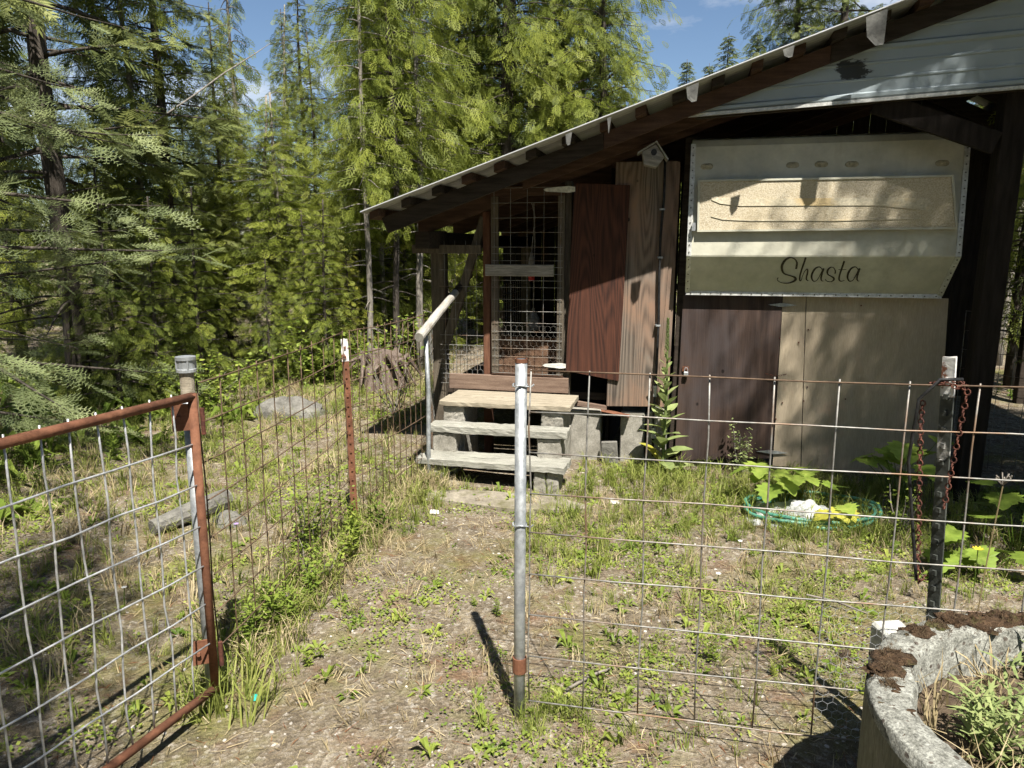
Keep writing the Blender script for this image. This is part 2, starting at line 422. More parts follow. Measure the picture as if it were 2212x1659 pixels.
def mat_metal_sheet(name, base, stain_at=None):
    t = NT(name); v = t.coords()
    a = t.noise(v, 3.0, 5)
    c = t.ramp(a, [(0.3, tuple(x*0.9 for x in base)), (0.7, base)])
    if stain_at:
        x0, z0 = stain_at
        sx = t.n('ShaderNodeSeparateXYZ'); t.l(v, sx.inputs[0])
        nz = t.math('SUBTRACT', t.noise(t.coords((9, 9, 26)), 1.0, 6, 0.7), 0.5)
        dx = t.math('MULTIPLY', t.math('SUBTRACT', sx.outputs['X'], x0), 6.3)
        dz = t.math('MULTIPLY', t.math('SUBTRACT', sx.outputs['Z'], z0), 10.5)
        d = t.math('SQRT', t.math('ADD', t.math('POWER', dx, 2.0), t.math('POWER', dz, 2.0)))
        k = t.ramp(t.math('ADD', d, t.math('MULTIPLY', nz, 1.6)), [(0.60, 1.0), (0.70, 0.0)])
        c = t.mix(k, c, (0.03, 0.032, 0.03))
    return t.finish(c, 0.42, a, 0.03, 0.01, 0.15, 0.5)
M['roof_metal'] = mat_metal_sheet('galvanised_roofing', (0.36, 0.365, 0.36))

def mat_stone_guard():
    t = NT('pebbled_guard'); v = t.coords()
    vo = t.n('ShaderNodeTexVoronoi'); vo.inputs['Scale'].default_value = 120; t.l(v, vo.inputs['Vector'])
    f = t.noise(v, 110, 3, 0.7)
    c = t.ramp(vo.outputs['Distance'], [(0.15, (0.56, 0.50, 0.38)), (0.6, (0.37, 0.31, 0.215))])
    c = t.mix(t.ramp(f, [(0.45, 0.0), (0.6, 0.7)]), c, (0.62, 0.57, 0.45))
    c = t.mix(t.ramp(t.noise(v, 1.8, 4), [(0.45, 0.0), (0.7, 0.4)]), c, (0.50, 0.41, 0.25))
    return t.finish(c, 0.65, f, 0.6, 0.004, 0, 0.4)
M['guard'] = mat_stone_guard()
M['guard_band'] = mat_noise('guard_band', (0.54, 0.48, 0.35), (0.64, 0.58, 0.44), 5, rough=0.55, bstr=0.2, c3=(0.55, 0.43, 0.24), s3=2.2, lo3=0.5, hi3=0.62, fine=60)

# ------------------------------------------------------------------ ground
def gz(x, y):
    x = np.asarray(x, dtype=float); y = np.asarray(y, dtype=float)
    z = 0.012*np.sin(2.1*x+0.7*y) + 0.010*np.sin(3.3*y-1.2*x+1.0) + 0.006*np.sin(7.1*x+2)*np.sin(6.3*y)
    z = z + 0.05*np.clip((-x-1.6)/2.0, 0, 1)*np.sin(0.9*y+0.5*x) + 0.16*np.clip((y-9)/10, 0, 1)*np.sin(0.35*x+0.5)
    return z - 0.012
def graded(a, b, c, n, k):          # denser near c
    t = np.linspace(-1, 1, n)
    s_ = np.sinh(k*t)/np.sinh(k)
    return np.where(s_ < 0, c + (c-a)*s_, c + (b-c)*s_)
def mat_ground():
    t = NT('dirt_and_gravel'); v = t.coords()
    big = t.noise(v, 0.9, 6, 0.62)
    mid = t.noise(v, 5.5, 7, 0.68)
    fin = t.noise(v, 55, 5, 0.75)
    dirt = t.ramp(mid, [(0.30, (0.094, 0.076, 0.050)), (0.5, (0.172, 0.140, 0.095)), (0.7, (0.275, 0.232, 0.168))])
    vo = t.n('ShaderNodeTexVoronoi'); vo.inputs['Scale'].default_value = 46; t.l(v, vo.inputs['Vector'])
    bits = t.ramp(vo.outputs['Color'], [(0.3, (0.10, 0.08, 0.06)), (0.62, (0.24, 0.205, 0.16)), (0.9, (0.44, 0.405, 0.355))])
    c = t.mix(t.ramp(fin, [(0.42, 0.0), (0.62, 0.85)]), dirt, bits)
    duff = t.ramp(t.noise(v, 2.3, 7, 0.7), [(0.53, 0.0), (0.68, 0.7)])
    c = t.mix(duff, c, t.ramp(fin, [(0.3, (0.075, 0.038, 0.022)), (0.7, (0.23, 0.125, 0.07))]))
    moss = t.ramp(t.math('ADD', t.math('MULTIPLY', big, 0.7), t.math('MULTIPLY', mid, 0.3)), [(0.50, 0.0), (0.60, 0.75)])
    c = t.mix(moss, c, t.ramp(fin, [(0.3, (0.07, 0.075, 0.018)), (0.7, (0.20, 0.19, 0.055))]))
    grit = t.noise(v, 230, 3, 0.8)
    c = t.mix(0.9, c, t.ramp(grit, [(0.34, 0.35), (0.5, 0.95), (0.66, 1.55)]), 'MULTIPLY')
    h = t.math('ADD', t.math('MULTIPLY', fin, 0.6), t.math('MULTIPLY', vo.outputs['Distance'], 0.5))
    return t.finish(c, 1.0, h, 0.9, 0.02, 0, 0.1)
gx = graded(-130, 130, 0.3, 181, 4.6); gy = graded(-60, 200, 4.0, 181, 4.6)
GX, GY = np.meshgrid(gx, gy)
gv = np.stack([GX.ravel(), GY.ravel(), gz(GX, GY).ravel()], 1)
ii = np.arange(181*181).reshape(181, 181)
gq = np.stack([ii[:-1, :-1].ravel(), ii[:-1, 1:].ravel(), ii[1:, 1:].ravel(), ii[1:, :-1].ravel()], 1)
gme = npmesh('ground', gv, gq); gme.polygons.foreach_set('use_smooth', [True]*len(gme.polygons))
tag(link('ground', gme, mat_ground()), kind='structure')

# ------------------------------------------------------------------ the shed (its own frame: x along the front, y into the shed)
shed = empty('pole_shed', ORG, PSI, 'open pole shed with sloping corrugated metal roof, plywood doors and a wire kennel bay', 'shed')
OV = 0.74
ex, ez = S(777, 456, -OV)
tx, tz = S(1940, 0, -OV)
SL = (tz-ez)/(tx-ex)
RIDGE, REAVE, BACK = 4.15, 6.0, 3.9
def roof_z(X):                       # underside of the metal
    return ez + SL*(X-ex) - 0.02 if X <= RIDGE else ez + SL*(RIDGE-ex) - 0.02 - 0.5*(X-RIDGE)
def corrugated(p0, p1, y0, y1, pitch=0.076, amp=0.009, n_per=6):
    mb = MB(); L = sqrt((p1[0]-p0[0])**2 + (p1[1]-p0[1])**2)
    nn = int((y1-y0)/pitch*n_per)
    vs = []
    for i in range(nn+1):
        y = y0 + (y1-y0)*i/nn
        dz = amp*sin(2*pi*(y-y0)/pitch)
        vs += [(p0[0], y, p0[1]+dz+0.012), (p1[0], y, p1[1]+dz+0.012), (p0[0], y, p0[1]+dz+0.009), (p1[0], y, p1[1]+dz+0.009)]
    fs = []
    for i in range(nn):
        a = 4*i; b = 4*i+4
        fs += [(a, a+1, b+1, b), (a+2, b+2, b+3, a+3), (a, b, b+2, a+2), (a+1, a+3, b+3, b+1)]
    fs += [(0, 2, 3, 1), (4*nn, 4*nn+1, 4*nn+3, 4*nn+2)]
    return mb.add(vs, fs)
nsheet = 4
for i in range(nsheet):              # sheets side by side from front to back, lapped
    y0 = -OV + (BACK+OV)*i/nsheet - (0.03 if i else 0)
    y1 = -OV + (BACK+OV)*(i+1)/nsheet
    dz = 0.004*(i % 2)
    obj('roof_sheet', corrugated((ex, roof_z(ex)+dz), (RIDGE+0.02, roof_z(RIDGE)+dz), y0, y1), M['roof_metal'], shed)
    obj('roof_sheet', corrugated((RIDGE+0.03, roof_z(RIDGE)+dz), (REAVE, roof_z(REAVE)+dz), y0, y1), M['roof_metal'], shed)
obj('ridge_cap', MB().prism([(RIDGE-0.15, roof_z(RIDGE-0.15)+0.03), (RIDGE, roof_z(RIDGE)+0.05), (RIDGE+0.15, roof_z(RIDGE+0.15)+0.03), (RIDGE, roof_z(RIDGE)+0.06)], -OV-0.005, BACK+0.005), M['roof_metal'], shed)
k = 0; X = ex+0.05
pur_mats = [M['beam_red'], M['beam_shade'], M['beam_shade'], M['beam_red']]
while X < RIDGE-0.05:
    w = random.uniform(0.07, 0.095)
    e = -OV+random.uniform(0.06, 0.10)
    mb = MB(); a0, a1 = roof_z(X)-0.003, roof_z(X+w)-0.003
    mb.prism([(X, a0-0.055), (X+w, a1-0.055), (X+w, a1), (X, a0)], e, BACK-0.02)
    obj('purlin', mb, pur_mats[k % 4], shed)
    X += 0.255 + random.uniform(-0.015, 0.015); k += 1
for X in np.arange(RIDGE+0.1, REAVE-0.1, 0.3):
    X = float(X); a0, a1 = roof_z(X)-0.003, roof_z(X+.08)-0.003
    obj('purlin', MB().prism([(X, a0-0.055), (X+.08, a1-0.055), (X+.08, a1), (X, a0)], -OV+0.01, BACK-0.02), M['beam_shade'], shed)
def rafter(x0, x1, y0, y1, drop0, drop1, mat, name='rafter', cut=0.0):
    return obj(name, MB().prism([(x0+cut, roof_z(x0)-drop1), (x1, roof_z(x1)-drop1), (x1, roof_z(x1)-drop0), (x0, roof_z(x0)-drop0)], y0, y1), mat, shed)
XS = ex+0.10
rafter(XS, 1.0, -0.56, -0.52, 0.061, 0.175, M['beam_shade'], cut=0.05)         # front rafter in three lengths, the dark ones toned for deep shade
rafter(1.003, 2.5, -0.555, -0.515, 0.061, 0.172, M['beam_red'])
rafter(2.503, RIDGE-0.01, -0.56, -0.52, 0.061, 0.175, M['beam_shade'])
rafter(RIDGE, REAVE-0.1, -0.56, -0.52, 0.061, 0.175, M['beam_shade'])
rafter(0.35, RIDGE-0.01, -0.33, -0.29, 0.061, 0.215, M['beam_red'])
for y in (-0.01, 0.95, 1.9, 2.85, 3.75):
    rafter(XS+0.1, RIDGE-0.01, y, y+0.045, 0.061, 0.225, M['beam_red'])
    rafter(RIDGE, REAVE-0.1, y, y+0.045, 0.061, 0.225, M['beam_shade'])
# torn tar paper hanging between the purlin ends
for (px, py, w, h) in ((1482, 205, 26, 18), (1312, 262, 8, 28), (1222, 306, 14, 10), (1868, 62, 42, 40), (1690, 118, 24, 10)):
    X0, Z0 = S(px, py, -OV); X1, Z1 = S(px+w, py+h, -OV)
    Zt = roof_z(X0)-0.01
    mb = MB().add([(X0, -OV-0.012, Zt), (X1, -OV-0.014, roof_z(X1)-0.01), (X1-0.01, -OV-0.03, Z1+0.01), ((X0+X1)/2, -OV-0.05, Z1), (X0+0.01, -OV-0.035, (Z0+Z1)/2),
                   (X0, -OV-0.009, Zt), (X1, -OV-0.011, roof_z(X1)-0.01), (X1-0.01, -OV-0.027, Z1+0.01), ((X0+X1)/2, -OV-0.047, Z1), (X0+0.01, -OV-0.032, (Z0+Z1)/2)],
                  [(0, 1, 2, 3, 4), (9, 8, 7, 6, 5), (0, 5, 6, 1), (1, 6, 7, 2), (2, 7, 8, 3), (3, 8, 9, 4), (4, 9, 5, 0)])
    obj('tar_paper_scrap', mb, M['tarp'], shed)

# gable siding: ribbed sheets lying sideways, clipped by the roof slope
GYP = -0.495
ga, gb = S(1440, 251, GYP), S(2150, 190, GYP)
gs = (gb[1]-ga[1])/(gb[0]-ga[0])
def gable_base(X): return ga[1] + gs*(X-ga[0])
stain = S(1842, 152, GYP)
M['siding'] = mat_metal_sheet('pale_siding', (0.33, 0.385, 0.41), stain)
def siding(v0, v1, y):
    prof = []; v = v0
    while v < v1-1e-6:               # v = height above the sloping lower edge
        m3 = round((v-v0)/0.1) % 3
        if m3 == 0: prof += [(v, 0), (v+0.012, -0.018), (v+0.034, -0.018), (v+0.046, 0)]
        else: prof += [(v+0.018, 0), (v+0.023, -0.006), (v+0.033, -0.006), (v+0.038, 0)]
        v += 0.1
    prof.append((v1, 0))
    rows = []
    for (v, d) in prof:              # left end where the row meets the rafter, right end at the far slope
        lo, hi = -1.0, RIDGE
        for _ in range(30):
            md = (lo+hi)/2
            if roof_z(md)-0.10 < gable_base(md)+v: lo = md
            else: hi = md
        xl = hi
        lo, hi = RIDGE, REAVE+0.4
        for _ in range(30):
            md = (lo+hi)/2
            if roof_z(md)-0.10 > gable_base(md)+v: lo = md
            else: hi = md
        xr = lo
        if xr-xl > 0.05: rows.append((xl, xr, v, d))
    vs, fs = [], []
    for (xl, xr, v, d) in rows:
        for s_ in range(9):
            X = xl+(xr-xl)*s_/8
            vs.append((X, y+d, gable_base(X)+v))
    m = len(rows)
    for i in range(m-1):
        for s_ in range(8):
            fs.append((9*i+s_, 9*i+s_+1, 9*i+s_+10, 9*i+s_+9))
    mb = MB().add(vs, fs)
    mb.add([(x, yy+0.0025, z) for x, yy, z in vs], [tuple(reversed(f)) for f in fs])
    return mb
vtop = roof_z(RIDGE)-gable_base(RIDGE)-0.12
obj('siding_sheet', siding(0.0, 0.62, GYP), M['siding'], shed)
obj('siding_sheet', siding(0.60, vtop, GYP+0.008), M['siding'], shed)
bm0 = (ga[0]-0.05, gable_base(ga[0]-0.05)); bm1 = (REAVE-0.3, gable_base(REAVE-0.3))
obj('gable_beam', MB().prism([(bm0[0]+0.25, bm0[1]-0.02), (bm1[0], bm1[1]-0.02), (bm1[0], bm1[1]+0.13), (bm0[0]+0.45, bm0[1]+0.15)], GYP+0.02, GYP+0.07), M['beam_shade'], shed)
obj('drip_edge', MB().beam((ga[0], GYP-0.012, ga[1]-0.012), (REAVE-0.3, GYP-0.012, gable_base(REAVE-0.3)-0.012), 0.02, 0.022), M['camper_trim'], shed)

def post(X, Y, z1, w=0.1, d=0.1, mat='post_wood', lean=0.0, name='post', z0=-0.1):
    mb = MB().add([(X-w/2, Y-d/2, z0), (X+w/2, Y-d/2, z0), (X+w/2, Y+d/2, z0), (X-w/2, Y+d/2, z0),
                   (X-w/2+lean, Y-d/2, z1), (X+w/2+lean, Y-d/2, z1), (X+w/2+lean, Y+d/2, z1), (X-w/2+lean, Y+d/2, z1)],
                  [(0,3,2,1),(4,5,6,7),(0,1,5,4),(1,2,6,5),(2,3,7,6),(3,0,4,7)])
    return obj(name, mb, M[mat], shed, bevel=0.006)
def rz_(X, d=0.23): return roof_z(X)-d
XC = S(950, 620, 0.12)[0]
post(XC, 0.12, rz_(XC), 0.12, 0.12)                                   # corner post
post(XC-0.02, 1.9, rz_(XC), 0.13, 0.13); post(XC, 3.7, rz_(XC), 0.13, 0.13)
XD = S(1052, 600, 0.02)[0]
post(XD, 0.055, rz_(XD), 0.065, 0.10, 'post_red')                      # kennel door post
XE = S(1226, 600, 0.02)[0]
post(XE, 0.05, rz_(XE), 0.06, 0.09, 'post_wood')
XF = S(1472, 640, 0.03)[0]
post(XF, 0.06, rz_(XF), 0.11, 0.12, 'beam_shade', 0.04)                 # dark post beside the camper
XG = S(2118, 500, -0.1)[0]
post(XG, -0.35, gable_base(XG)+0.1, 0.15, 0.15, 'dark', 0.03)
post(XG+0.03, 3.6, 2.7, 0.15, 0.15, 'beam_shade'); post(REAVE-0.5, 3.6, rz_(REAVE-0.5), 0.13, 0.13, 'beam_shade'); post(REAVE-0.5, -0.3, rz_(REAVE-0.5), 0.13, 0.13, 'beam_shade')
# braces
b0, b1 = S(1047, 470, 0.04), S(966, 740, 0.06)
obj('brace', MB().beam((b0[0], 0.035, b0[1]), (b1[0], 0.035, b1[1]), 0.05, 0.07), M['post_wood'], shed)
b0, b1 = S(1890, 215, -0.42), S(2150, 310, -0.42)
obj('brace', MB().beam((b0[0], -0.43, b0[1]-0.02), (b1[0], -0.43, b1[1]), 0.05, 0.14), M['dark'], shed)
# eave beam running back over the corner posts
obj('eave_beam', MB().box((XC-0.06, -0.30, rz_(XC)-0.15), (XC+0.06, BACK, rz_(XC)-0.012)), M['beam_shade'], shed)
a = S(890, 512, -0.05); b = S(1045, 520, -0.05)
obj('tie_beam', MB().box((a[0], -0.055, rz_(XC)-0.19), (XD-0.035, -0.012, rz_(XC)-0.12)), M['post_wood'], shed)
# rear and inner walls added to keep the shed inside dark, board by board
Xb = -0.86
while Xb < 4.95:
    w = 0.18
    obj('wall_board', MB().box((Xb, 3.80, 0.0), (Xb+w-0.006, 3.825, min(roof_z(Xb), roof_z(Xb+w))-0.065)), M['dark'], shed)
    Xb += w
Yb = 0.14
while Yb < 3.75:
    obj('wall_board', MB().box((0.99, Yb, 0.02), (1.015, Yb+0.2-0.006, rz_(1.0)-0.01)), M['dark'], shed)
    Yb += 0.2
obj('floor_deck', MB().box((XC-0.02, 0.12, 0.50), (0.985, 3.75, 0.56)), M['beam_shade'], shed)

# sill, chipboard, wall panels
a = S(972, 806, -0.03); b = S(975, 842, -0.03); c = S(1222, 800, -0.03)
SZ0, SZ1 = 0.575, a[1]
obj('sill_board', MB().box((a[0], -0.055, SZ0), (XE+0.03, -0.008, SZ1)), M['sill'], shed, bevel=0.004)
obj('chipboard', MB().box((XD+0.04, 0.16, 0.57), (XE-0.03, 0.175, 1.02)), M['osb'], shed)
cb = S(1190, 640, 0.5)
def panel(name, pts, y0, y1, mat, parent=None):
    poly = [S(px, py, y0) for px, py in pts]
    return obj(name, MB().prism(poly, y0, y1), M[mat], parent or shed)
panel('plywood_panel', [(1222, 801), (1336, 823), (1361, 400), (1241, 396)], -0.062, -0.044, 'ply_red')['label'] = 'red-brown plywood sheet with sunlit lower half'
panel('plywood_panel', [(1310, 877), (1417, 878), (1464, 348), (1331, 350)], -0.040, -0.022, 'ply_grey')['label'] = 'grey weathered plywood sheet with wide wood grain'
panel('filler_board', [(1418, 878), (1443, 880), (1470, 350), (1464, 349)], -0.030, -0.012, 'ply_grey')
panel('crawl_board', [(1216, 862), (1310, 878), (1310, 886), (1214, 872)], -0.05, -0.01, 'sill')
# rusty metal scrap and foundation blocks under the grey sheet
fb = MB(); 
for (p0, p1, top) in ((1222, 1296, 884), (1340, 1392, 888), (1396, 1440, 888)):
    q0, q1 = S(p0, 930, 0.0), S(p1, 930, 0.0); zt = S(p0, top, 0.0)[1]
    obj('foundation_block', MB().box((q0[0], -0.005, -0.08), (q1[0], 0.35, zt)), M['concrete'], shed, bevel=0.008)
q0, q1 = S(1302, 960, -0.04), S(1348, 900, -0.04)
obj('leaning_slab', MB().prism([(q0[0], -0.05), (q1[0]-0.03, -0.05), (q1[0]-0.05, 0.19), (q0[0]-0.01, 0.18)], -0.09, -0.05), M['rock'], shed, bevel=0.005)
q0 = S(1300, 900, -0.02); q1 = S(1348, 884, -0.02)
obj('corrugated_scrap', corrugated((q0[0], q1[1]-0.02), (q1[0]+0.05, q1[1]-0.06), -0.10, 0.02, 0.02, 0.004), M['rust'], shed)

# kennel door: wooden frame, welded wire, chicken wire, latch board, two white strap hinges
kd = empty('kennel_door', (0, 0, 0)); kd.parent = shed
dl, dr = S(1062, 600, -0.03)[0], S(1219, 600, -0.03)[0]
dz0, dz1 = S(1062, 806, -0.03)[1], S(1150, 402, -0.03)[1]
for (x0, x1, z0, z1) in ((dl, dl+0.06, dz0+.01, dz1-.08), (dr-0.055, dr, dz0+.01, dz1-.08), (dl, dr, dz1-0.075, dz1), (dl, dr, dz0-0.02, dz0+.005)):
    obj('door_rail', MB().box((x0, -0.045, z0), (x1, -0.012, z1)), M['beam_red'] if z1-z0 < 0.2 else M['post_wood'], kd)
nv = 4
for i in range(nv+1):
    X = dl+0.03+(dr-dl-0.06)*i/nv
    obj('wire', MB().tube([(X+random.uniform(-.004, .004), -0.052, dz0), (X, -0.054, (dz0+dz1)/2), (X, -0.052, dz1-0.02)], 0.0021, 5), M['wire'], kd)
zc = [dz0+0.012]
while zc[-1] < dz1-0.1:
    f = (zc[-1]-dz0)/(dz1-dz0)
    zc.append(zc[-1] + (0.072 if f < 0.28 else 0.10 if f < 0.42 else 0.055 if f < 0.66 else 0.12))
for z in zc:
    obj('wire', MB().tube([(dl+0.01, -0.056, z+random.uniform(-.004, .004)), (dr-0.01, -0.056, z)], 0.0021, 5), M['wire'], kd)
def hexwire(x0, x1, z0, z1, y, s=0.028, r=0.0008, axis='x'):
    mb = MB(); dx, dz = s*1.732, s*1.5
    r0 = 0
    z = z0
    while z < z1:
        x = x0 + (dx/2 if r0 % 2 else 0)
        while x < x1:
            top = (x, y, z+s); lf = (x-dx/2, y, z+s/2); rt = (x+dx/2, y, z+s/2); rb = (x+dx/2, y, z-s/2)
            for p, q in ((lf, top), (top, rt), (rt, rb)):
                mb.tube([p, q], r, 3, cap=False)
            x += dx
        z += dz; r0 += 1
    return mb
obj('chicken_wire', hexwire(dl+0.03, dr-0.03, dz0+0.02, dz0+0.42, -0.049), M['wire'], kd)
a = S(1048, 596, -0.08); b = S(1196, 572, -0.08)
obj('latch_board', MB().box((a[0], -0.085, a[1]), (b[0], -0.060, b[1])), M['grey_wood'], kd, bevel=0.004)
def strap(px0, px1, py, yl, h, mat, parent, name='hinge'):
    p0, p1 = S(px0, py, yl), S(px1, py, yl); xm = p0[0]*0.2+p1[0]*0.8
    return obj(name, MB().prism([(p0[0], p0[1]), (p0[0]+0.02, p0[1]-h*0.25), (xm, p0[1]-h/2), (p1[0], p0[1]-h*0.35), (p1[0], p0[1]+h*0.35), (xm, p0[1]+h/2), (p0[0]+0.02, p0[1]+h*0.25)], yl, yl+0.008), M[mat], parent)
strap(1174, 1242, 410, -0.070, 0.052, 'white_hinge', kd); strap(1172, 1222, 789, -0.070, 0.046, 'white_hinge', kd)
# wire netting of the kennel bay beside the door and along its open side
nt = empty('kennel_netting', (0, 0, 0)); nt.parent = shed
kl = XC+0.05
zbase, ztop = 0.62, 1.75
for i in range(4):
    X = kl+(XD-0.03-kl)*(i+0.5)/4
    obj('wire', MB().tube([(X, -0.03, zbase), (X, -0.03, ztop+0.1)], 0.0021, 5), M['wire'], nt)
z = zbase
while z < ztop+0.1:
    obj('wire', MB().tube([(kl, -0.034, z), (XD-0.02, -0.034, z)], 0.0021, 5), M['wire'], nt)
    z += 0.085 if z < 1.0 else 0.14
obj('chicken_wire', hexwire(kl+0.02, XD-0.05, zbase+0.02, 0.95, -0.026), M['wire_clean'], nt)
mb = MB()
for i in range(30):
    Y = 0.2+i*0.12; mb.tube([(XC-0.07, Y, 0.0), (XC-0.07, Y, 1.35)], 0.0022, 4)
for i in range(14):
    mb.tube([(XC-0.073, 0.2, 0.02+i*0.1), (XC-0.073, 3.7, 0.02+i*0.1)], 0.0022, 4)
obj('side_mesh', mb, M['wire'], nt)

# plywood door under the camper with hinges; tan sheathing boards
pdoor = panel('plywood_door', [(1457, 994), (1667, 990), (1691, 640), (1476, 638)], -0.035, -0.015, 'ply_brown')
pdoor['label'] = 'dark brown plywood door below the camper'
def diamond(px, py, yl, parent, w=0.105, h=0.028):
    x, z = S(px, py, yl)
    return obj('hinge', MB().prism([(x-w, z), (x-0.02, z-h/2), (x+0.02, z-h/2), (x+w, z), (x+0.02, z+h/2), (x-0.02, z+h/2)], yl, yl+0.007), M['galv'], parent)
diamond(1691, 659, -0.046, pdoor); diamond(1668, 977, -0.046, pdoor, 0.12)
panel('sheathing_board', [(1669, 1006), (1729, 1009), (1741, 638), (1692, 638)], -0.030, -0.012, 'tan')
panel('sheathing_board', [(1731, 1010), (2024, 1030), (2049, 645), (1742.5, 638)], -0.033, -0.015, 'tan')
mb = MB()
for (px, py) in ((1746, 712), (1736, 866), (1744, 836), (1690, 870), (1684, 730), (1676, 905), (1725, 740), (1860, 660), (1826, 862)):
    x, z = S(px, py, -0.034); mb.lathe([(0.0, -0.001), (0.006, -0.001)], 6, (0, 0, 0)) if False else mb.box((x-0.005, -0.040, z-0.005), (x+0.005, -0.031, z+0.005))
obj('nail_heads', mb, M['rust_dark'], shed)['kind'] = 'stuff'
# ------------------------------------------------------------------ camper
camper = empty('truck_camper', ORG, PSI, 'white truck camper over-cab front with brown script lettering stored in the shed', 'camper')
yF, yC, yB = -0.19, -0.25, -0.085                    # front top, crease, bottom edge
XL, XR = S(1489, 450, yF)[0], S(2079, 450, yF)[0]
zT = S(1700, 296, yF)[1]; zCl = S(1600, 553, yC)[1]; zB = S(1700, 634, yB)[1]
prof = [(yF+0.10, zT+0.02), (yF+0.03, zT), (yF, zT-0.05), (yC, zCl), (yB, zB), (0.02, zB+0.02), (2.3, zB+0.02), (2.3, zT+0.05)]
inR = 0.045
mb = MB(); n = len(prof)
def xr_at(i): return XR if i not in (4, 5) else XR-inR
mb.add([(XL, y, z) for y, z in prof] + [(xr_at(i), y, z) for i, (y, z) in enumerate(prof)],
       [tuple(range(n)), tuple(range(2*n-1, n-1, -1))] + [(i, (i+1) % n, n+(i+1) % n, n+i) for i in range(n)])
obj('body', mb, M['camper_white'], camper, bevel=0.006)
# edge trims with rivets
def trimstrip(pts, w=0.035, mat='camper_trim', name='edge_trim'):
    m_ = MB()
    for a_, b_ in zip(pts[:-1], pts[1:]):
        m_.beam(a_, b_, w, 0.008, up=(0, -1, 0.1))
    return obj(name, m_, M[mat], camper)
e_ = 0.004
trL = [(XL+0.012, yF-e_, zT-0.03), (XL+0.012, yC-e_, zCl), (XL+0.012, yB-e_-0.002, zB)]
trR = [(XR-0.012, yF-e_, zT-0.03), (XR-0.012, yC-e_, zCl), (XR-inR-0.012, yB-e_-0.002, zB)]
tL = trimstrip(trL); tR = trimstrip(trR)
tB = trimstrip([(XL, yB-0.006, zB-0.006), (XR-inR, yB-0.006, zB-0.006)], 0.03, name='bottom_trim')
def rivets(pts, step, parent, off=0.006):
    m_ = MB()
    for a_, b_ in zip(pts[:-1], pts[1:]):
        a_, b_ = Vector(a_), Vector(b_); L_ = (b_-a_).length; k_ = int(L_/step)
        for i in range(k_):
            p = a_.lerp(b_, (i+0.5)/k_)
            m_.box((p.x-0.004, p.y-off-0.004, p.z-0.004), (p.x+0.004, p.y-off+0.003, p.z+0.004))
    o = obj('rivets', m_, M['lettering'], parent); o['kind'] = 'stuff'
rivets(trL, 0.055, tL); rivets(trR, 0.055, tR); rivets([(XL, yB-0.006, zB-0.006), (XR-inR, yB-0.006, zB-0.006)], 0.075, tB)
# pebbled window guard
gd = yC-0.025
q = [S(1506, 501, gd), S(2068, 495, gd), S(2060, 378, gd), S(1508, 389, gd)]
guard = obj('window_guard', MB().prism(q, gd, gd+0.03), M['guard'], camper)
def inset(poly, i_):
    cx_ = sum(p[0] for p in poly)/4; cz_ = sum(p[1] for p in poly)/4
    return [(p[0]+(i_ if p[0] < cx_ else -i_), p[1]+(i_ if p[1] < cz_ else -i_)) for p in poly]
qi = inset(q, 0.014)
for i in range(4):
    a_, b_, c_, d_ = q[i], q[(i+1) % 4], qi[(i+1) % 4], qi[i]
    obj('guard_frame', MB().prism([a_, b_, c_, d_], gd-0.008, gd-0.001), M['camper_white'], guard)
def band(top, bot, y0):               # raised band between two pixel polylines
    tp = [S(x, y, y0) for x, y in top]; bt = [S(x, y, y0) for x, y in bot]
    m_ = MB()
    for i in range(len(tp)-1):
        m_.prism([bt[i], bt[i+1], tp[i+1], tp[i]], y0, gd-0.0005)
    return m_
obj('guard_band', band([(1537, 420), (1556, 428), (1600, 430), (1760, 428), (1900, 427), (2010, 428)], [(1537, 432), (1556, 440), (1600, 445), (1760, 444), (1900, 444), (2010, 456)], gd-0.005), M['guard_band'], guard)
obj('guard_ridge', band([(1536, 466), (1560, 472), (1620, 475), (1800, 475), (1990, 470)], [(1536, 468), (1560, 474.5), (1620, 477.5), (1800, 477.5), (1990, 472.5)], gd-0.005), M['guard_band'], guard)
# marker lights
for (px, py) in ((1527, 360), (1712, 357), (1774, 355), (1840, 355), (2035, 353)):
    x, z = S(px, py, yF-0.008)
    m_ = MB(); k_ = 20
    pts = [(x+0.046*cos(2*pi*i/k_)*(1.0), z+0.026*max(-0.85, min(0.85, sin(2*pi*i/k_)))) for i in range(k_)]
    m_.prism(pts, yF-0.016, yF+0.004)
    lt = obj('marker_light', m_, M['lens'], camper, bevel=0.004)
    m_ = MB(); m_.prism([(x+0.022*cos(2*pi*i/12), z+0.004+0.012*sin(2*pi*i/12)) for i in range(12)], yF-0.024, yF-0.0162)
    obj('lens', m_, M['lens'], lt, bevel=0.003)
# hinge bolts of the guard
x, z = S(1499, 490, yC-0.02)
obj('guard_latch', MB().box((x-0.015, yC-0.045, z-0.03), (x+0.012, yC-0.004, z+0.03)), M['galv'], camper)
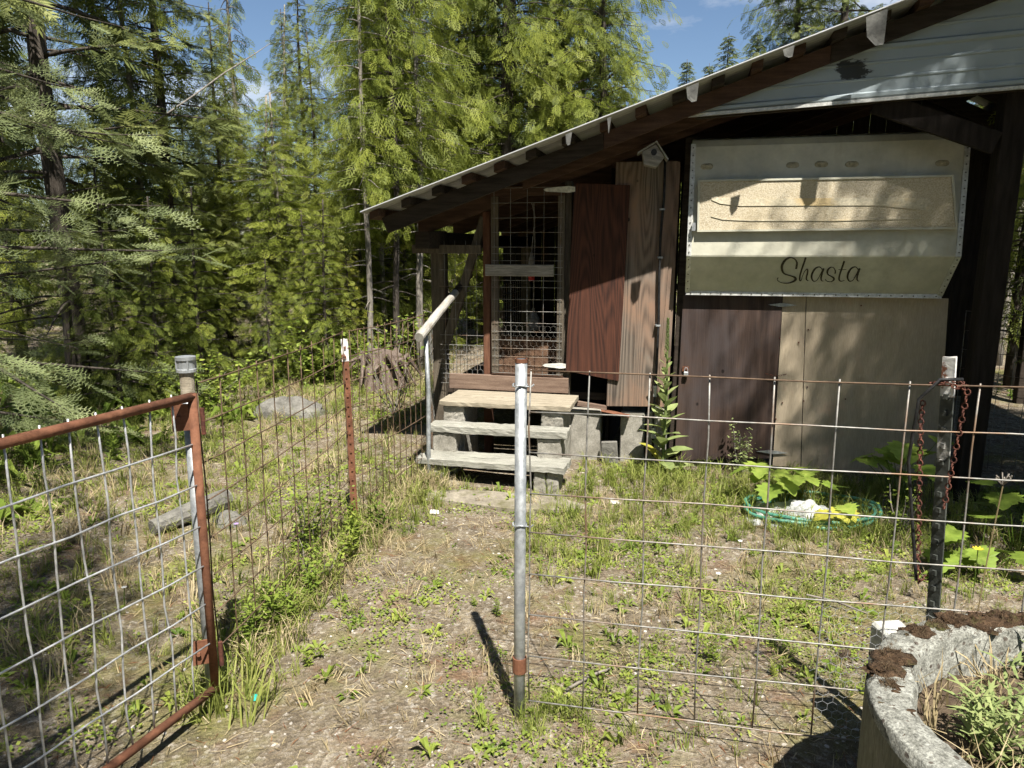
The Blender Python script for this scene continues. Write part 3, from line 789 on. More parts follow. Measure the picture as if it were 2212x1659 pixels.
# script lettering on the lower slanted face: strokes traced, laid on the face with real thickness
def catmull(pts, k_=8):
    out = []
    P = [pts[0]]+pts+[pts[-1]]
    for i in range(1, len(P)-2):
        p0, p1, p2, p3 = (np.array(p_, float) for p_ in P[i-1:i+3])
        for j in range(k_):
            t = j/k_
            out.append(0.5*((2*p1)+(-p0+p2)*t+(2*p0-5*p1+4*p2-p3)*t*t+(-p0+3*p1-3*p2+p3)*t**3))
    out.append(np.array(pts[-1], float))
    return out
LET = {'S': [(612, 462, 42), (622, 400, 44), (628, 330, 40), (590, 262, 26), (520, 226, 24), (450, 232, 36), (372, 290, 48), (322, 380, 52), (318, 460, 48), (350, 540, 36), (430, 580, 22), (520, 606, 26), (584, 632, 46), (600, 672, 50), (556, 712, 40), (470, 744, 22), (380, 752, 16), (290, 732, 14), (228, 690, 14), (226, 650, 18), (244, 632, 20)],
       'h': [(812, 222, 40), (780, 320, 38), (734, 450, 36), (700, 560, 34), (686, 640, 34), (690, 700, 26), (716, 690, 16), (742, 610, 14), (780, 520, 14), (826, 464, 20), (850, 470, 28), (846, 540, 34), (826, 620, 34), (828, 676, 28), (866, 700, 12)],
       'a': [(1150, 470, 22), (1110, 424, 20), (1060, 422, 26), (1000, 460, 38), (950, 540, 42), (932, 620, 40), (950, 690, 26), (996, 714, 16), (1050, 680, 14), (1110, 580, 18), (1180, 448, 40), (1150, 540, 38), (1128, 640, 34), (1138, 696, 22), (1176, 704, 10)],
       's': [(1418, 560, 30), (1424, 500, 26), (1390, 440, 16), (1344, 422, 18), (1290, 452, 32), (1258, 510, 38), (1272, 570, 28), (1330, 606, 22), (1386, 642, 36), (1392, 680, 34), (1340, 718, 16), (1276, 718, 12), (1226, 688, 14), (1220, 664, 16)],
       't': [(1610, 296, 40), (1576, 400, 38), (1534, 520, 36), (1504, 630, 34), (1506, 690, 28), (1546, 712, 16), (1612, 694, 10)],
       'tbar': [(1490, 474, 12), (1570, 476, 12), (1652, 472, 10)]}
LET['a2'] = [(x+745, y, w) for x, y, w in LET['a']]
def face_pt(zx, zy):                  # letter drawing -> point on the slanted face
    px, py = (2300 + zx/6.9125)*0.72, (740 + zy/6.9125)*0.72
    r = ray(px, py)
    A = shed_world(0, yC, zCl); B = shed_world(0, yB, zB)
    nn_ = U.cross(B-A).normalized()
    t = (A-Vector((0, 0, CAMZ))).dot(nn_)/r.dot(nn_)
    P = Vector((0, 0, CAMZ))+r*t - ORG
    return Vector((P.dot(U), P.dot(N), P.z)), nn_
_, nW = face_pt(800, 500)
nl = Vector((nW.dot(U), nW.dot(N), nW.z))
if nl.y > 0: nl = -nl
for ch, st in LET.items():
    cs = catmull(st)
    m_ = MB(); vs = []; fs = []
    for i, p in enumerate(cs):
        a_ = cs[max(i-1, 0)]; b_ = cs[min(i+1, len(cs)-1)]
        d_ = np.array([b_[0]-a_[0], b_[1]-a_[1]]); d_ /= (np.linalg.norm(d_)+1e-9)
        w = max(p[2], 13)*0.5
        l_, _ = face_pt(p[0]-d_[1]*w, p[1]+d_[0]*w); r_, _ = face_pt(p[0]+d_[1]*w, p[1]-d_[0]*w)
        o_ = nl*(0.0015+0.00004*i)
        vs += [l_+o_, r_+o_]
    for i in range(len(cs)-1):
        fs.append((2*i, 2*i+1, 2*i+3, 2*i+2))
    m_.add(vs, fs)
    obj('letter', m_, M['lettering'], camper)

# ------------------------------------------------------------------ small things on the shed front
bx_, bz_ = S(1410, 338, -0.36)
bh = empty('birdhouse', shed_world(bx_, -0.36, bz_), PSI+0.15, 'small weathered birdhouse hanging tilted under the rafter', 'birdhouse')
bh.rotation_euler = (0, radians(13), PSI+0.1)
s5 = [(-0.085, 0.01), (-0.045, -0.075), (0.045, -0.075), (0.085, 0.01), (0.0, 0.085)]
obj('box', MB().prism(s5, -0.05, 0.06), M['grey_wood'], bh, bevel=0.003)
for sg in (-1, 1):
    obj('roof_board', MB().add([(0, -0.075, 0.105), (sg*0.115, -0.075, 0.0), (sg*0.115, 0.08, 0.0), (0, 0.08, 0.105), (0, -0.075, 0.092), (sg*0.112, -0.075, -0.013), (sg*0.112, 0.08, -0.013), (0, 0.08, 0.092)],
        [(0,1,2,3),(7,6,5,4),(0,4,5,1),(1,5,6,2),(2,6,7,3),(3,7,4,0)]), M['plank'], bh)
obj('entrance_hole', MB().prism([(0.022*cos(2*pi*i/14), 0.025+0.024*sin(2*pi*i/14)) for i in range(14)], -0.054, -0.0505), M['black'], bh)
obj('perch', MB().tube([(0, -0.05, -0.02), (0.0, -0.1, -0.022)], 0.006, 6), M['plank'], bh)
obj('cord', MB().tube([(0, 0.0, 0.1), (0.0, 0.01, max(0.16, roof_z(bx_)-0.22-bz_))], 0.003, 5), M['rust_dark'], bh)
pts = [S(px, py, -0.075) for px, py in ((1437, 348), (1434, 430), (1427, 507), (1424, 600), (1423, 690), (1418, 800), (1411, 905), (1410, 985))]
pipe = tag(obj('conduit_pipe', MB().tube([shed_world(x, -0.075, z) for x, z in pts], 0.0105, 8), M['black'], None, smooth=True), 'thin black pipe running up the grey plywood sheet behind the tall mullein', 'pipe')
for (px, py) in ((1431, 452), (1426, 556), (1421, 703)):
    x, z = S(px, py, -0.075); p = shed_world(x, -0.075, z)
    obj('clamp', MB().box((p.x-0.018, p.y-0.014, p.z-0.007), (p.x+0.018, p.y+0.035, p.z+0.007)), M['galv'], pipe)
for (px, py) in ((1415, 845), (1411, 935)):
    x, z = S(px, py, -0.075); p = shed_world(x, -0.075, z)
    obj('coupling', MB().lathe([(0.0105, -0.045), (0.017, -0.045), (0.017, -0.02), (0.0155, -0.015), (0.0155, 0.015), (0.017, 0.02), (0.017, 0.045), (0.0105, 0.045)], 10, p), M['galv'], pipe)
x, z = S(1482, 802, -0.07)
pl = empty('padlock', shed_world(x, -0.06, z), PSI, 'small padlock on the left edge of the dark brown plywood door', 'padlock')
obj('lock_body', MB().box((-0.018, -0.012, -0.045), (0.018, 0.012, -0.005)), M['galv'], pl, bevel=0.004)
obj('shackle', MB().tube([(-0.012, 0, -0.006), (-0.012, 0, 0.015), (-0.007, 0, 0.026), (0.007, 0, 0.026), (0.012, 0, 0.015), (0.012, 0, -0.006)], 0.0035, 6), M['galv'], pl)
obj('hasp', MB().box((-0.03, 0.012, -0.005), (0.02, 0.02, 0.035)), M['rust'], pl)
def chain(pts, step=0.02, r=0.006, w=0.0022, mat='rust_dark', sub=None):
    m_ = MB(); pts = [Vector(p) for p in pts]; k_ = 0
    for a_, b_ in zip(pts[:-1], pts[1:]):
        n_ = max(1, int((b_-a_).length/step)); d_ = (b_-a_).normalized(); o1 = d_.orthogonal().normalized(); o2 = d_.cross(o1)
        for i in range(n_):
            c_ = a_.lerp(b_, (i+0.5)/n_); sd2 = o1 if k_ % 2 else o2
            ring_ = [c_+d_*(step*0.66*cos(t_))+sd2*(r*sin(t_)) for t_ in [2*pi*j/8 for j in range(9)]]
            m_.tube(ring_, w, 4, cap=False); k_ += 1
    return m_
x0, z0 = S(1652, 806, -0.06); x1, z1 = S(1700, 806, -0.06)
cpts = [shed_world(x0+(x1-x0)*t, -0.06, z0-0.02*sin(pi*t)) for t in np.linspace(0, 1, 6)]
tag(obj('door_chain', chain(cpts), M['rust_dark']), 'short rusty chain across the gap beside the brown plywood door', 'chain')
# jug and bottle inside the kennel
bx_, bz_ = S(1152, 690, 0.45)
jug = empty('plastic_jug', shed_world(bx_, 0.45, bz_-0.1), PSI, 'crumpled clear plastic jug hanging inside the wire kennel door', 'jug')
obj('jug_body', MB().lathe([(0.0, 0.0), (0.05, 0.005), (0.065, 0.05), (0.06, 0.11), (0.03, 0.16), (0.014, 0.18), (0.014, 0.2)], 10, jit=0.12), M['grey_wood'], jug)
obj('jug_strap', MB().tube([(0, 0, 0.19), (0.004, 0, 0.42), (0.01, 0, 0.8), (0.0, 0, roof_z(bx_)-0.25-bz_+0.1)], 0.006, 5), M['grey_wood'], jug)
bx_, bz_ = S(1148, 580, 0.35)
bt_ = empty('plastic_bottle', shed_world(bx_, 0.35, bz_-0.05), PSI, 'white bottle with a red band behind the latch board of the kennel door', 'bottle')
obj('bottle_body', MB().lathe([(0.0, 0.0), (0.028, 0.0), (0.028, 0.10), (0.024, 0.14), (0.012, 0.17), (0.012, 0.19), (0.0, 0.19)], 12), M['grey_wood'], bt_)
obj('bottle_band', MB().lathe([(0.0285, -0.06), (0.0285, -0.005), (0.0, -0.005)], 12), mat_noise('red_label', (0.4, 0.04, 0.03), (0.5, 0.06, 0.05), 9), bt_)
obj('bottle_cord', MB().tube([(0, 0, 0.19), (0.03, 0, 0.5), (0.0, 0, roof_z(bx_)-0.25-bz_+0.05)], 0.004, 5), M['grey_wood'], bt_)

# ------------------------------------------------------------------ steps of planks on concrete blocks
steps = empty('plank_steps', ORG, PSI, 'three weathered plank steps on concrete blocks leading up to the kennel door', 'steps')
D1, D2, D3 = -0.92, -0.71, -0.535
def tread(pxl, pxr, py, yf, depth, thick, mat, gap=None, skew=0.0):
    l_, zt = S(pxl, py, yf); r_, _ = S(pxr, py, yf)
    parts = [(yf, yf+depth)] if not gap else [(yf, yf+depth*gap-0.004), (yf+depth*gap+0.004, yf+depth)]
    for i, (a_, b_) in enumerate(parts):
        m_ = MB(); nseg = 10
        vs = []
        for j in range(nseg+1):
            X = l_+(r_-l_)*j/nseg+skew*i
            e1, e2, e3 = random.uniform(-.004, .004), random.uniform(-.004, .004), random.uniform(-.003, .003)
            vs += [(X, a_+e1, zt-thick+e3), (X, b_+e2, zt-thick+e3), (X, b_+e2, zt+e3-0.002*i), (X, a_+e1, zt+e3-0.002*i)]
        fs = []
        for j in range(nseg):
            for k_ in range(4):
                fs.append((4*j+k_, 4*j+(k_+1) % 4, 4*j+4+(k_+1) % 4, 4*j+4+k_))
        fs += [(3,2,1,0), (4*nseg, 4*nseg+1, 4*nseg+2, 4*nseg+3)]
        obj('tread', m_.add(vs, fs), M[mat], steps, bevel=0.004, rough=0.0022)
    return l_, r_, zt
t1 = tread(897, 1219, 988, D1, 0.27, 0.052, 'plank', 0.5, 0.012)
t2 = tread(924, 1225, 917, D2, 0.17, 0.06, 'plank')
t3 = tread(948, 1231, 865, D3, 0.26, 0.04, 'deck')
DZ = t3[2]
dk_ = obj('tread', MB().box((t3[0]+0.015, D3+0.265, DZ-0.038), (t3[1], -0.062, DZ+0.002)), M['deck'], steps, bevel=0.004)
def cblock(pl_, pr_, py, yf, z1, z0, depth=0.36):
    l_ = S(pl_, py, yf)[0]; r_ = S(pr_, py, yf)[0]
    obj('concrete_block', MB().box((l_, yf, z0), ((l_+r_)/2-0.004, yf+depth, z1)), M['concrete'], steps, bevel=0.008, rough=0.003)
    obj('concrete_block', MB().box(((l_+r_)/2+0.004, yf+random.uniform(-.006, .006), z0), (r_, yf+depth, z1-0.002)), M['concrete'], steps, bevel=0.008, rough=0.003)
def cblock1(pl_, pr_, py, yf, z1, z0, depth=0.3):
    l_ = S(pl_, py, yf)[0]; r_ = S(pr_, py, yf)[0]
    obj('concrete_block', MB().box((l_, yf, z0), (r_, yf+depth, z1)), M['concrete'], steps, bevel=0.01, rough=0.003)
cblock(908, 961, 1030, D1+0.03, t1[2]-0.053, -0.08, 0.17); cblock(1152, 1206, 1030, D1+0.03, t1[2]-0.053, -0.08, 0.17)
cblock1(934, 984, 955, D2+0.02, t2[2]-0.061, -0.05, 0.145); cblock1(1160, 1212, 955, D2+0.02, t2[2]-0.061, -0.05, 0.145)
cblock1(957, 1002, 890, D3+0.03, DZ-0.041, DZ-0.24, 0.4); cblock1(1169, 1216, 890, D3+0.03, DZ-0.041, DZ-0.24, 0.4)
cblock1(955, 1004, 930, D3+0.025, DZ-0.243, -0.05, 0.4); cblock1(1167, 1218, 930, D3+0.025, DZ-0.243, -0.05, 0.4)
p = on_ground(1085, 1080)  # bare sandy strip of ground, modelled as a thin raised plate
sl = MB(); pts = []
for i in range(18):
    a_ = 2*pi*i/18; pts.append((0.62*cos(a_)*(1+random.uniform(-.08, .08)), 0.16*sin(a_)*(1+random.uniform(-.15, .15))))
sl.add([(x, y, 0.014) for x, y in pts]+[(x*1.02, y*1.02, -0.06) for x, y in pts], [tuple(range(18))]+[(i, 18+i, 18+(i+1) % 18, (i+1) % 18) for i in range(18)])
o = tag(obj('sandy_strip', sl, mat_noise('bare_sand', (0.20, 0.175, 0.135), (0.32, 0.285, 0.225), 7, rough=0.95, bstr=0.5, c3=(0.12, 0.11, 0.06), s3=4, lo3=0.5, hi3=0.65), None, bevel=0.008), 'flat pale bare slab in the dirt in front of the plank steps', 'sand'); o.location = (p.x, p.y, -0.004); o.rotation_euler.z = PSI

# handrail: log on a bent steel pipe
hr = empty('handrail', (0, 0, 0), 0, 'peeled log handrail on a grey steel pipe beside the plank steps', 'handrail')
A = at(905, 728, 5.45); B = at(985, 630, 6.35)
d = (B-A)
obj('log_rail', MB().tube([A+d*t_+Vector((random.uniform(-.004, .004), 0, random.uniform(-.004, .004))) for t_ in np.linspace(0, 1, 9)], [0.036, 0.036, 0.034, 0.035, 0.033, 0.033, 0.031, 0.031, 0.030], 12), M['log'], hr, smooth=False)
obj('log_rail_shade', MB().tube([B-d*0.02, B+d*0.45], 0.032, 8), M['beam_shade'], hr)  # far end of the log, its shade put in as dark timber
pb = at(925, 940, 5.55); pb.z = -0.1
ptop = A+d*0.16
obj('pipe_leg', MB().tube([pb, Vector((pb.x, pb.y, 0.25)), (pb+ptop)/2+Vector((0.01, 0, 0.18)), ptop-Vector((0, 0, 0.02))], 0.017, 8), M['galv'], hr, smooth=True)

# ------------------------------------------------------------------ wire panels, gate and posts
def wire_panel(name, label, p0, p1, height, z0, rows, cols, r, mat, group=None, wob=0.006, sag=0.0, row_mats=None, cat='wire fence'):
    p0, p1 = Vector(p0), Vector(p1)
    root = empty(name, p0, 0, label, cat, group)
    dv = p1-p0
    side = Vector((-dv.y, dv.x, 0)).normalized()
    zz = [z0+height*i/(rows-1) for i in range(rows)] if isinstance(rows, int) else rows
    for i, z in enumerate(zz):
        pts = [dv*t_+Vector((0, 0, z+random.uniform(-wob, wob)*0.5 - sag*4*t_*(1-t_)))+side*random.uniform(-wob, wob)*0.4 for t_ in np.linspace(0, 1, 9)]
        obj('wire', MB().tube(pts, r, 6), M[(row_mats or {}).get(i, mat)], root, smooth=True)
    L_ = dv.length
    for j in range(cols+1):
        t_ = j/cols
        b_ = dv*t_+side*(r*1.7)
        pts = [b_+Vector((random.uniform(-wob, wob)*0.5, random.uniform(-wob, wob)*0.5, z)) for z in np.linspace(zz[0]-0.01, zz[-1]+0.005, 7)]
        obj('wire', MB().tube(pts, r, 6), M[mat], root, smooth=True)
    return root
# near panel from the gate latch post to the steel stake
G0 = on_ground(1122, 1545)
POST = Vector((G0.x, G0.y, 0))
TP = Vector((1.453, 2.33, 0)); TX = 1.392
dirp = (TP-POST).normalized()
def z_at(px, py, Y):
    return at(px, py, Y).z
zr = [z_at(1135, y, POST.y) for y in (1490, 1403, 1316, 1229, 1142, 1056, 970, 884, 797)]
zr = [zr[0]-0.02]+zr[1:]
pan = wire_panel('wire_panel', 'heavy wire stock panel between the galvanised gate post and the steel stake with rusty chain', POST+dirp*0.035-Vector((0, 0.035, 0)), POST+dirp*2.5-Vector((0, 0.035, 0)), 1.2, 0.1, zr, 12, 0.0030, 'wire', row_mats={8: 'wire_brown', 7: 'wire'}, wob=0.009, sag=0.006)
cwo = hexwire(1.02, 1.9, 0.08, 0.62, 0.0, 0.02, 0.0006)
cwm = MB()
for v in cwo.v: pass
o = obj('chicken_wire', cwo, M['wire_clean'], pan); o.rotation_euler.z = atan2(dirp.y, dirp.x); o.location = (0, 0.008, 0)
# latch post
gp = empty('gate_post', (POST.x, POST.y, 0), 0, 'galvanised pipe gate post with a rusty collar low down in the middle of the picture', 'post', 'gate posts')
pt_ = z_at(1128, 776, POST.y)
obj('pipe', MB().tube([(0, 0, -0.2), (0.0, 0, 0.5), (0.004, 0, pt_)], 0.0215, 14), M['galv'], gp, smooth=True)
obj('rust_rim', MB().lathe([(0.019, pt_-0.012), (0.0225, pt_-0.012), (0.0228, pt_+0.003), (0.019, pt_+0.003)], 14, (0.004, 0, 0)), M['rust'], gp)
zc_ = z_at(1122, 1436, POST.y)
obj('collar', MB().lathe([(0.0216, zc_-0.028), (0.0275, zc_-0.028), (0.0275, zc_+0.032), (0.0216, zc_+0.032)], 14), M['rust'], gp)
for py in (832, 1132):
    z = z_at(1124, py, POST.y)
    obj('tie_wire', MB().tube([(0.026*cos(t_), 0.026*sin(t_), z+0.003*sin(3*t_)) for t_ in np.linspace(-1, 5.6, 16)]+[(0.04, -0.03, z), (0.05, -0.028, z+0.008)], 0.003, 5), M['galv'], gp)
# steel stake with chain and cable
st = empty('steel_stake', (TP.x, TP.y, 0), 0, 'studded steel fence stake with flaking white top near the round concrete planter', 'stake')
zt_ = z_at(2050, 776, TP.y)
def tstake(zt_, parent, m1, m2, z1w):
    obj('flange', MB().box((-0.022, -0.003, -0.25), (0.022, 0.003, z1w-0.002)), M[m1], parent)
    obj('stem', MB().box((-0.003, 0.003, -0.25), (0.003, 0.032, z1w-0.002)), M[m1], parent)
    obj('painted_tip', MB().box((-0.0225, -0.0035, z1w), (0.0225, 0.0035, zt_)).box((-0.0035, 0.0035, z1w), (0.0035, 0.033, zt_)), M[m2], parent)
    for z in np.arange(0.1, zt_-0.05, 0.055):
        obj('stud', MB().box((-0.007, -0.012, z), (0.007, -0.0036, z+0.016)), M[m1 if z < z1w else m2], parent)
tstake(zt_, st, 'post_paint', 'post_white', zt_-0.13)
st.rotation_euler = (0, radians(-2.5), radians(-64))
def hang(x0, y0, zt2, zb, dx=0.0, k_=10):
    return [Vector((x0+dx*t_, y0, zt2+(zb-zt2)*t_)) for t_ in np.linspace(0, 1, k_)]
tw = zt_-0.07
c1 = hang(TX+0.05, TP.y-0.03, tw-0.02, tw-0.42, -0.035)
cb_ = at(1975, 1245, TP.y+0.05)
c2 = [Vector((TX-0.06, TP.y+0.02, tw-0.07))]+[Vector((TX-0.06+(cb_.x-TX+0.06)*t_, TP.y+0.03, tw-0.07+(cb_.z-tw+0.07)*t_)) for t_ in np.linspace(0.1, 1, 9)]
c2 += [cb_+Vector((0.02, 0, -0.02)), cb_+Vector((0.05, 0, 0.0)), cb_+Vector((0.07, 0, 0.03))]
wrap = [Vector((TX+0.05*cos(t_), TP.y+0.045*sin(t_), tw-0.01+0.01*sin(2*t_))) for t_ in np.linspace(0, 6.5, 9)]
tag(obj('rusty_chain', chain(wrap+c1, 0.015, 0.008, 0.0027), M['rust_dark']), 'rusty chain wrapped around the top of the studded steel stake', 'chain')
tag(obj('rusty_chain', chain(c2, 0.015, 0.008, 0.0027), M['rust_dark']), 'long rusty chain hanging down beside the black cable at the steel stake', 'chain')
cab = [Vector((TX+0.03, TP.y-0.03, tw+0.01)), Vector((TX-0.04, TP.y-0.03, tw+0.01)), Vector((TX-0.085, TP.y, tw-0.06)), Vector((TX-0.095, TP.y, tw-0.2))]
cab += [Vector((TX-0.10+(cb_.x-0.01-TX+0.10)*t_, TP.y+0.02, tw-0.2+(cb_.z-tw+0.2)*t_)) for t_ in np.linspace(0.15, 1, 8)]
tag(obj('black_cable', MB().tube(cab, 0.0055, 7), M['black'], None, smooth=True), 'black cable hanging from the top of the steel stake beside the chain', 'cable')

# hinge post of the gate and the open gate
H0 = on_ground(462, 1500)
hp = empty('gate_post', (H0.x, H0.y, 0), 0, 'galvanised hinge post with a ribbed cap beside the rusty open gate', 'post', 'gate posts')
zh = z_at(398, 770, H0.y)
obj('pipe', MB().tube([(0, 0, -0.2), (-0.005, 0, zh-0.1)], 0.026, 14), M['galv'], hp, smooth=True)
obj('wooden_core', MB().tube([(-0.005, 0, zh-0.17), (-0.005, 0, zh-0.02)], 0.0262, 14), M['deck'], hp)
obj('cap', MB().lathe([(0.0, 0.0), (0.037, 0.0), (0.037, -0.012), (0.032, -0.014), (0.032, -0.045), (0.036, -0.047), (0.036, -0.058), (0.026, -0.06)], 16, (-0.005, 0, zh)), M['galv'], hp)
for k_ in range(4):
    a_ = k_*pi/2+0.6
    obj('cap_rib', MB().beam((-0.005+0.033*cos(a_), 0.033*sin(a_), zh-0.046), (-0.005+0.033*cos(a_), 0.033*sin(a_), zh-0.013), 0.006, 0.006, up=(1, 0, 0)), M['galv'], hp)
GH = H0+Vector((0.035, -0.06, 0))                     # gate hinge line
gdir = Vector((-0.36, -0.933, 0)).normalized()
gate = empty('mesh_gate', (GH.x, GH.y, 0), 0, 'open gate with rusty pipe frame and galvanised wire mesh at the left edge', 'gate')
gzt = z_at(412, 850, GH.y); gzb = z_at(470, 1492, GH.y)
GL = 1.25
obj('frame_pipe', MB().tube([(0, 0, gzb), (0, 0, gzt)], 0.0165, 12), M['rust'], gate, smooth=True)
obj('frame_pipe', MB().tube([(0, 0, gzt-0.012), gdir*GL+Vector((0, 0, gzt-0.012))], 0.0165, 12), M['rust'], gate, smooth=True)
obj('frame_pipe', MB().tube([(0, 0, gzb+0.012), gdir*GL+Vector((0, 0, gzb+0.012))], 0.0165, 12), M['rust'], gate, smooth=True)
obj('frame_pipe', MB().tube([gdir*GL+Vector((0, 0, gzb)), gdir*GL+Vector((0, 0, gzt))], 0.0165, 12), M['rust'], gate, smooth=True)
hz = [gzt-0.19-0.162*i for i in range(7)]
gs_ = Vector((gdir.y, -gdir.x, 0))
for z in hz:
    if z > gzb+0.05:
        obj('wire', MB().tube([gdir*(GL*t_)+Vector((0, 0, z+random.uniform(-.006, .006)))+gs_*random.uniform(-.004, .004) for t_ in np.linspace(0.005, 1, 8)], 0.0036, 6), M['wire_clean'], gate, smooth=True)
for j in range(12):
    s_ = 0.095+0.1*j
    if s_ < GL:
        pts = [gdir*(s_+random.uniform(-.009, .009))+gs_*(0.006+random.uniform(-.005, .005))+Vector((0, 0, z)) for z in np.linspace(gzb+0.0, gzt+0.012, 9)]
        obj('wire', MB().tube(pts, 0.0036, 6), M['wire_clean'], gate, smooth=True)
for z in (z_at(390, 900, GH.y), z_at(435, 1405, GH.y)):
    hb = obj('hinge_plate', MB().box((-0.075, -0.004, z-0.05), (-0.015, 0.004, z+0.05)), M['rust'], gate); hb.rotation_euler.z = 0.35
    obj('bolt', MB().tube([(-0.05, -0.02, z), (-0.05, 0.012, z)], 0.008, 6), M['rust'], hb)
    for g_ in range(1):
        obj('hinge_sleeve', MB().tube([(0.028, 0.012, z-0.07), (0.028, 0.012, z+0.03)], 0.009, 8), M['rust_dark'], gate)

# side fence from the hinge post back to the handrail
T1 = on_ground(768, 1145)
E1 = Vector((pb.x-0.02, pb.y+0.1, 0))
ts = empty('steel_stake', (T1.x, T1.y, 0), 0, 'rusty red-brown angle stake in the middle of the side fence', 'stake')
zt2 = z_at(750, 732, T1.y)
obj('flange', MB().box((-0.021, -0.003, -0.2), (0.021, 0.003, zt2-0.14)), M['rust'], ts)
obj('stem', MB().box((-0.003, 0.003, -0.2), (0.003, 0.03, zt2-0.14)), M['rust'], ts)
obj('painted_tip', MB().box((-0.0213, -0.0033, zt2-0.138), (0.0213, 0.0033, zt2)).box((-0.0033, 0.0033, zt2-0.138), (0.0033, 0.031, zt2)), M['post_white'], ts)
for z in np.arange(0.1, zt2-0.05, 0.06):
    obj('stud', MB().box((-0.006, -0.011, z), (0.006, -0.0036, z+0.016)), M['rust'], ts)
ts.rotation_euler = (0, radians(-1.0), 0.3)
wire_panel('wire_panel', 'thin rusty wire panel between the capped hinge post and the rusty angle stake', H0+Vector((0.02, 0.04, 0)), T1+Vector((-0.02, -0.02, 0)), 1.26, 0.03, 9, 10, 0.0031, 'wire_brown', sag=0.015)
wire_panel('wire_panel', 'thin rusty wire panel between the rusty angle stake and the handrail of the steps', T1+Vector((0.01, 0.03, 0)), E1, 1.26, 0.03, 9, 12, 0.0031, 'wire_brown', sag=0.01)
# finer mesh from the handrail to the shed corner
E2 = shed_world(XC-0.02, -0.02)
mb = MB()
L_ = (E2-E1).length
for i in range(int(L_/0.055)+1):
    q = E1.lerp(E2, min(1, i*0.055/L_)); mb.tube([(q.x, q.y, 0.0), (q.x+random.uniform(-.004, .004), q.y, 1.1)], 0.002, 4)
for i in range(12):
    mb.tube([(E1.x, E1.y, 0.02+i*0.1), (E2.x, E2.y, 0.02+i*0.1)], 0.002, 4)
fm = empty('welded_mesh', (0, 0, 0), 0, 'fine welded wire mesh between the handrail pipe and the shed corner', 'wire mesh')
obj('mesh', mb, M['wire'], fm)
# panel of wire standing in the dark right of the shed
wire_panel('wire_panel', 'thin wire panel in deep shade right of the tan boards', at(2052, 985, 6.0)*1.0+Vector((0, 0, -at(2052, 985, 6.0).z)), at(2260, 985, 5.3)+Vector((0, 0, -at(2260, 985, 5.3).z)), 1.25, 0.04, 9, 7, 0.0024, 'wire')

# ------------------------------------------------------------------ round concrete planter
RC = Vector((1.515, 1.60, 0)); RR, RW, RH = 0.60, 0.11, 0.65
pr = empty('concrete_planter', RC, 0, 'round lichen-covered concrete ring planter with mossy rim at the right edge', 'planter')
nseg = 150
prof = [(RR, -0.1, 0), (RR, 0.2, 0), (RR, RH-0.05, 0), (RR-0.003, RH-0.006, 1), (RR-0.010, RH, 1), (RR-RW*0.5, RH+0.004, 1), (RR-RW+0.008, RH-0.003, 1), (RR-RW, RH-0.014, 1), (RR-RW-0.004, RH-0.2, 1), (RR-RW-0.004, RH-0.3, 1)]
def ring_part(sub, name, mat):
    vs, fs = [], []
    m_ = len(sub)
    for k_ in range(nseg):
        a_ = 2*pi*k_/nseg
        ch = 0.014*max(0, sin(5*a_+1))*max(0, sin(17*a_))
        for (r_, z_, j_) in sub:
            rr_ = r_ + 0.006*sin(9*a_)*j_ + (random.uniform(-.003, .003) - ch)*j_
            vs.append((rr_*cos(a_), rr_*sin(a_), z_ + (random.uniform(-.004, .004) - 0.012*max(0, sin(3*a_+0.7))*0.6)*j_))
    for k_ in range(nseg):
        for i in range(m_-1):
            k2 = (k_+1) % nseg
            fs.append((k_*m_+i, k2*m_+i, k2*m_+i+1, k_*m_+i+1))
    return obj(name, MB().add(vs, fs), M[mat], pr, smooth=True)
ring_part(prof[:3]+[(RR-0.003, RH-0.03, 0)], 'outer_wall', 'cast')
ring_part([(RR-0.0005, RH-0.04, 0)]+prof[3:], 'rim', 'ring')
sv = [(0, 0, RH-0.13)]; sf = []
for i in range(1, 7):
    for k_ in range(36):
        a_ = 2*pi*k_/36; r_ = (RR-RW-0.006)*i/6
        sv.append((r_*cos(a_), r_*sin(a_), RH-0.15+random.uniform(-.02, .03)))
for k_ in range(36): sf.append((0, 1+k_, 1+(k_+1) % 36))
for i in range(5):
    for k_ in range(36): sf.append((1+36*i+k_, 1+36*(i+1)+k_, 1+36*(i+1)+(k_+1) % 36, 1+36*i+(k_+1) % 36))
obj('soil', MB().add(sv, sf), M['soil'], pr, smooth=True)
def blob(cx_, cy_, cz_, rx, ry, rz_2, seed, n1=14, n2=7, rough_=0.3):
    rr = random.Random(seed); vs, fs = [], []
    for i in range(n2+1):
        th = pi*i/n2*0.5
        for k_ in range(n1):
            a_ = 2*pi*k_/n1; q_ = 1+rr.uniform(-rough_, rough_)
            vs.append((cx_+rx*sin(th)*cos(a_)*q_, cy_+ry*sin(th)*sin(a_)*q_, cz_+rz_2*cos(th)*q_))
    for i in range(n2):
        for k_ in range(n1):
            fs.append((i*n1+k_, (i+1)*n1+k_, (i+1)*n1+(k_+1) % n1, i*n1+(k_+1) % n1))
    return MB().add(vs, fs)
mossat = [(150, .05, .03), (142, .06, .035), (158, .03, .02), (120, .05, .03), (112, .04, .03), (104, .06, .045), (96, .06, .05), (88, .06, .045), (80, .055, .045), (72, .06, .05), (64, .06, .045), (55, .05, .04), (46, .05, .04)]
for i, (deg, r_, h_) in enumerate(mossat):
    a_ = radians(deg); rad = RR-RW*random.uniform(0.35, 0.65)
    obj('moss_patch', blob(rad*cos(a_), rad*sin(a_), RH-0.012, r_, r_*0.8, h_*0.7, i+3), M['moss'], pr, smooth=True)
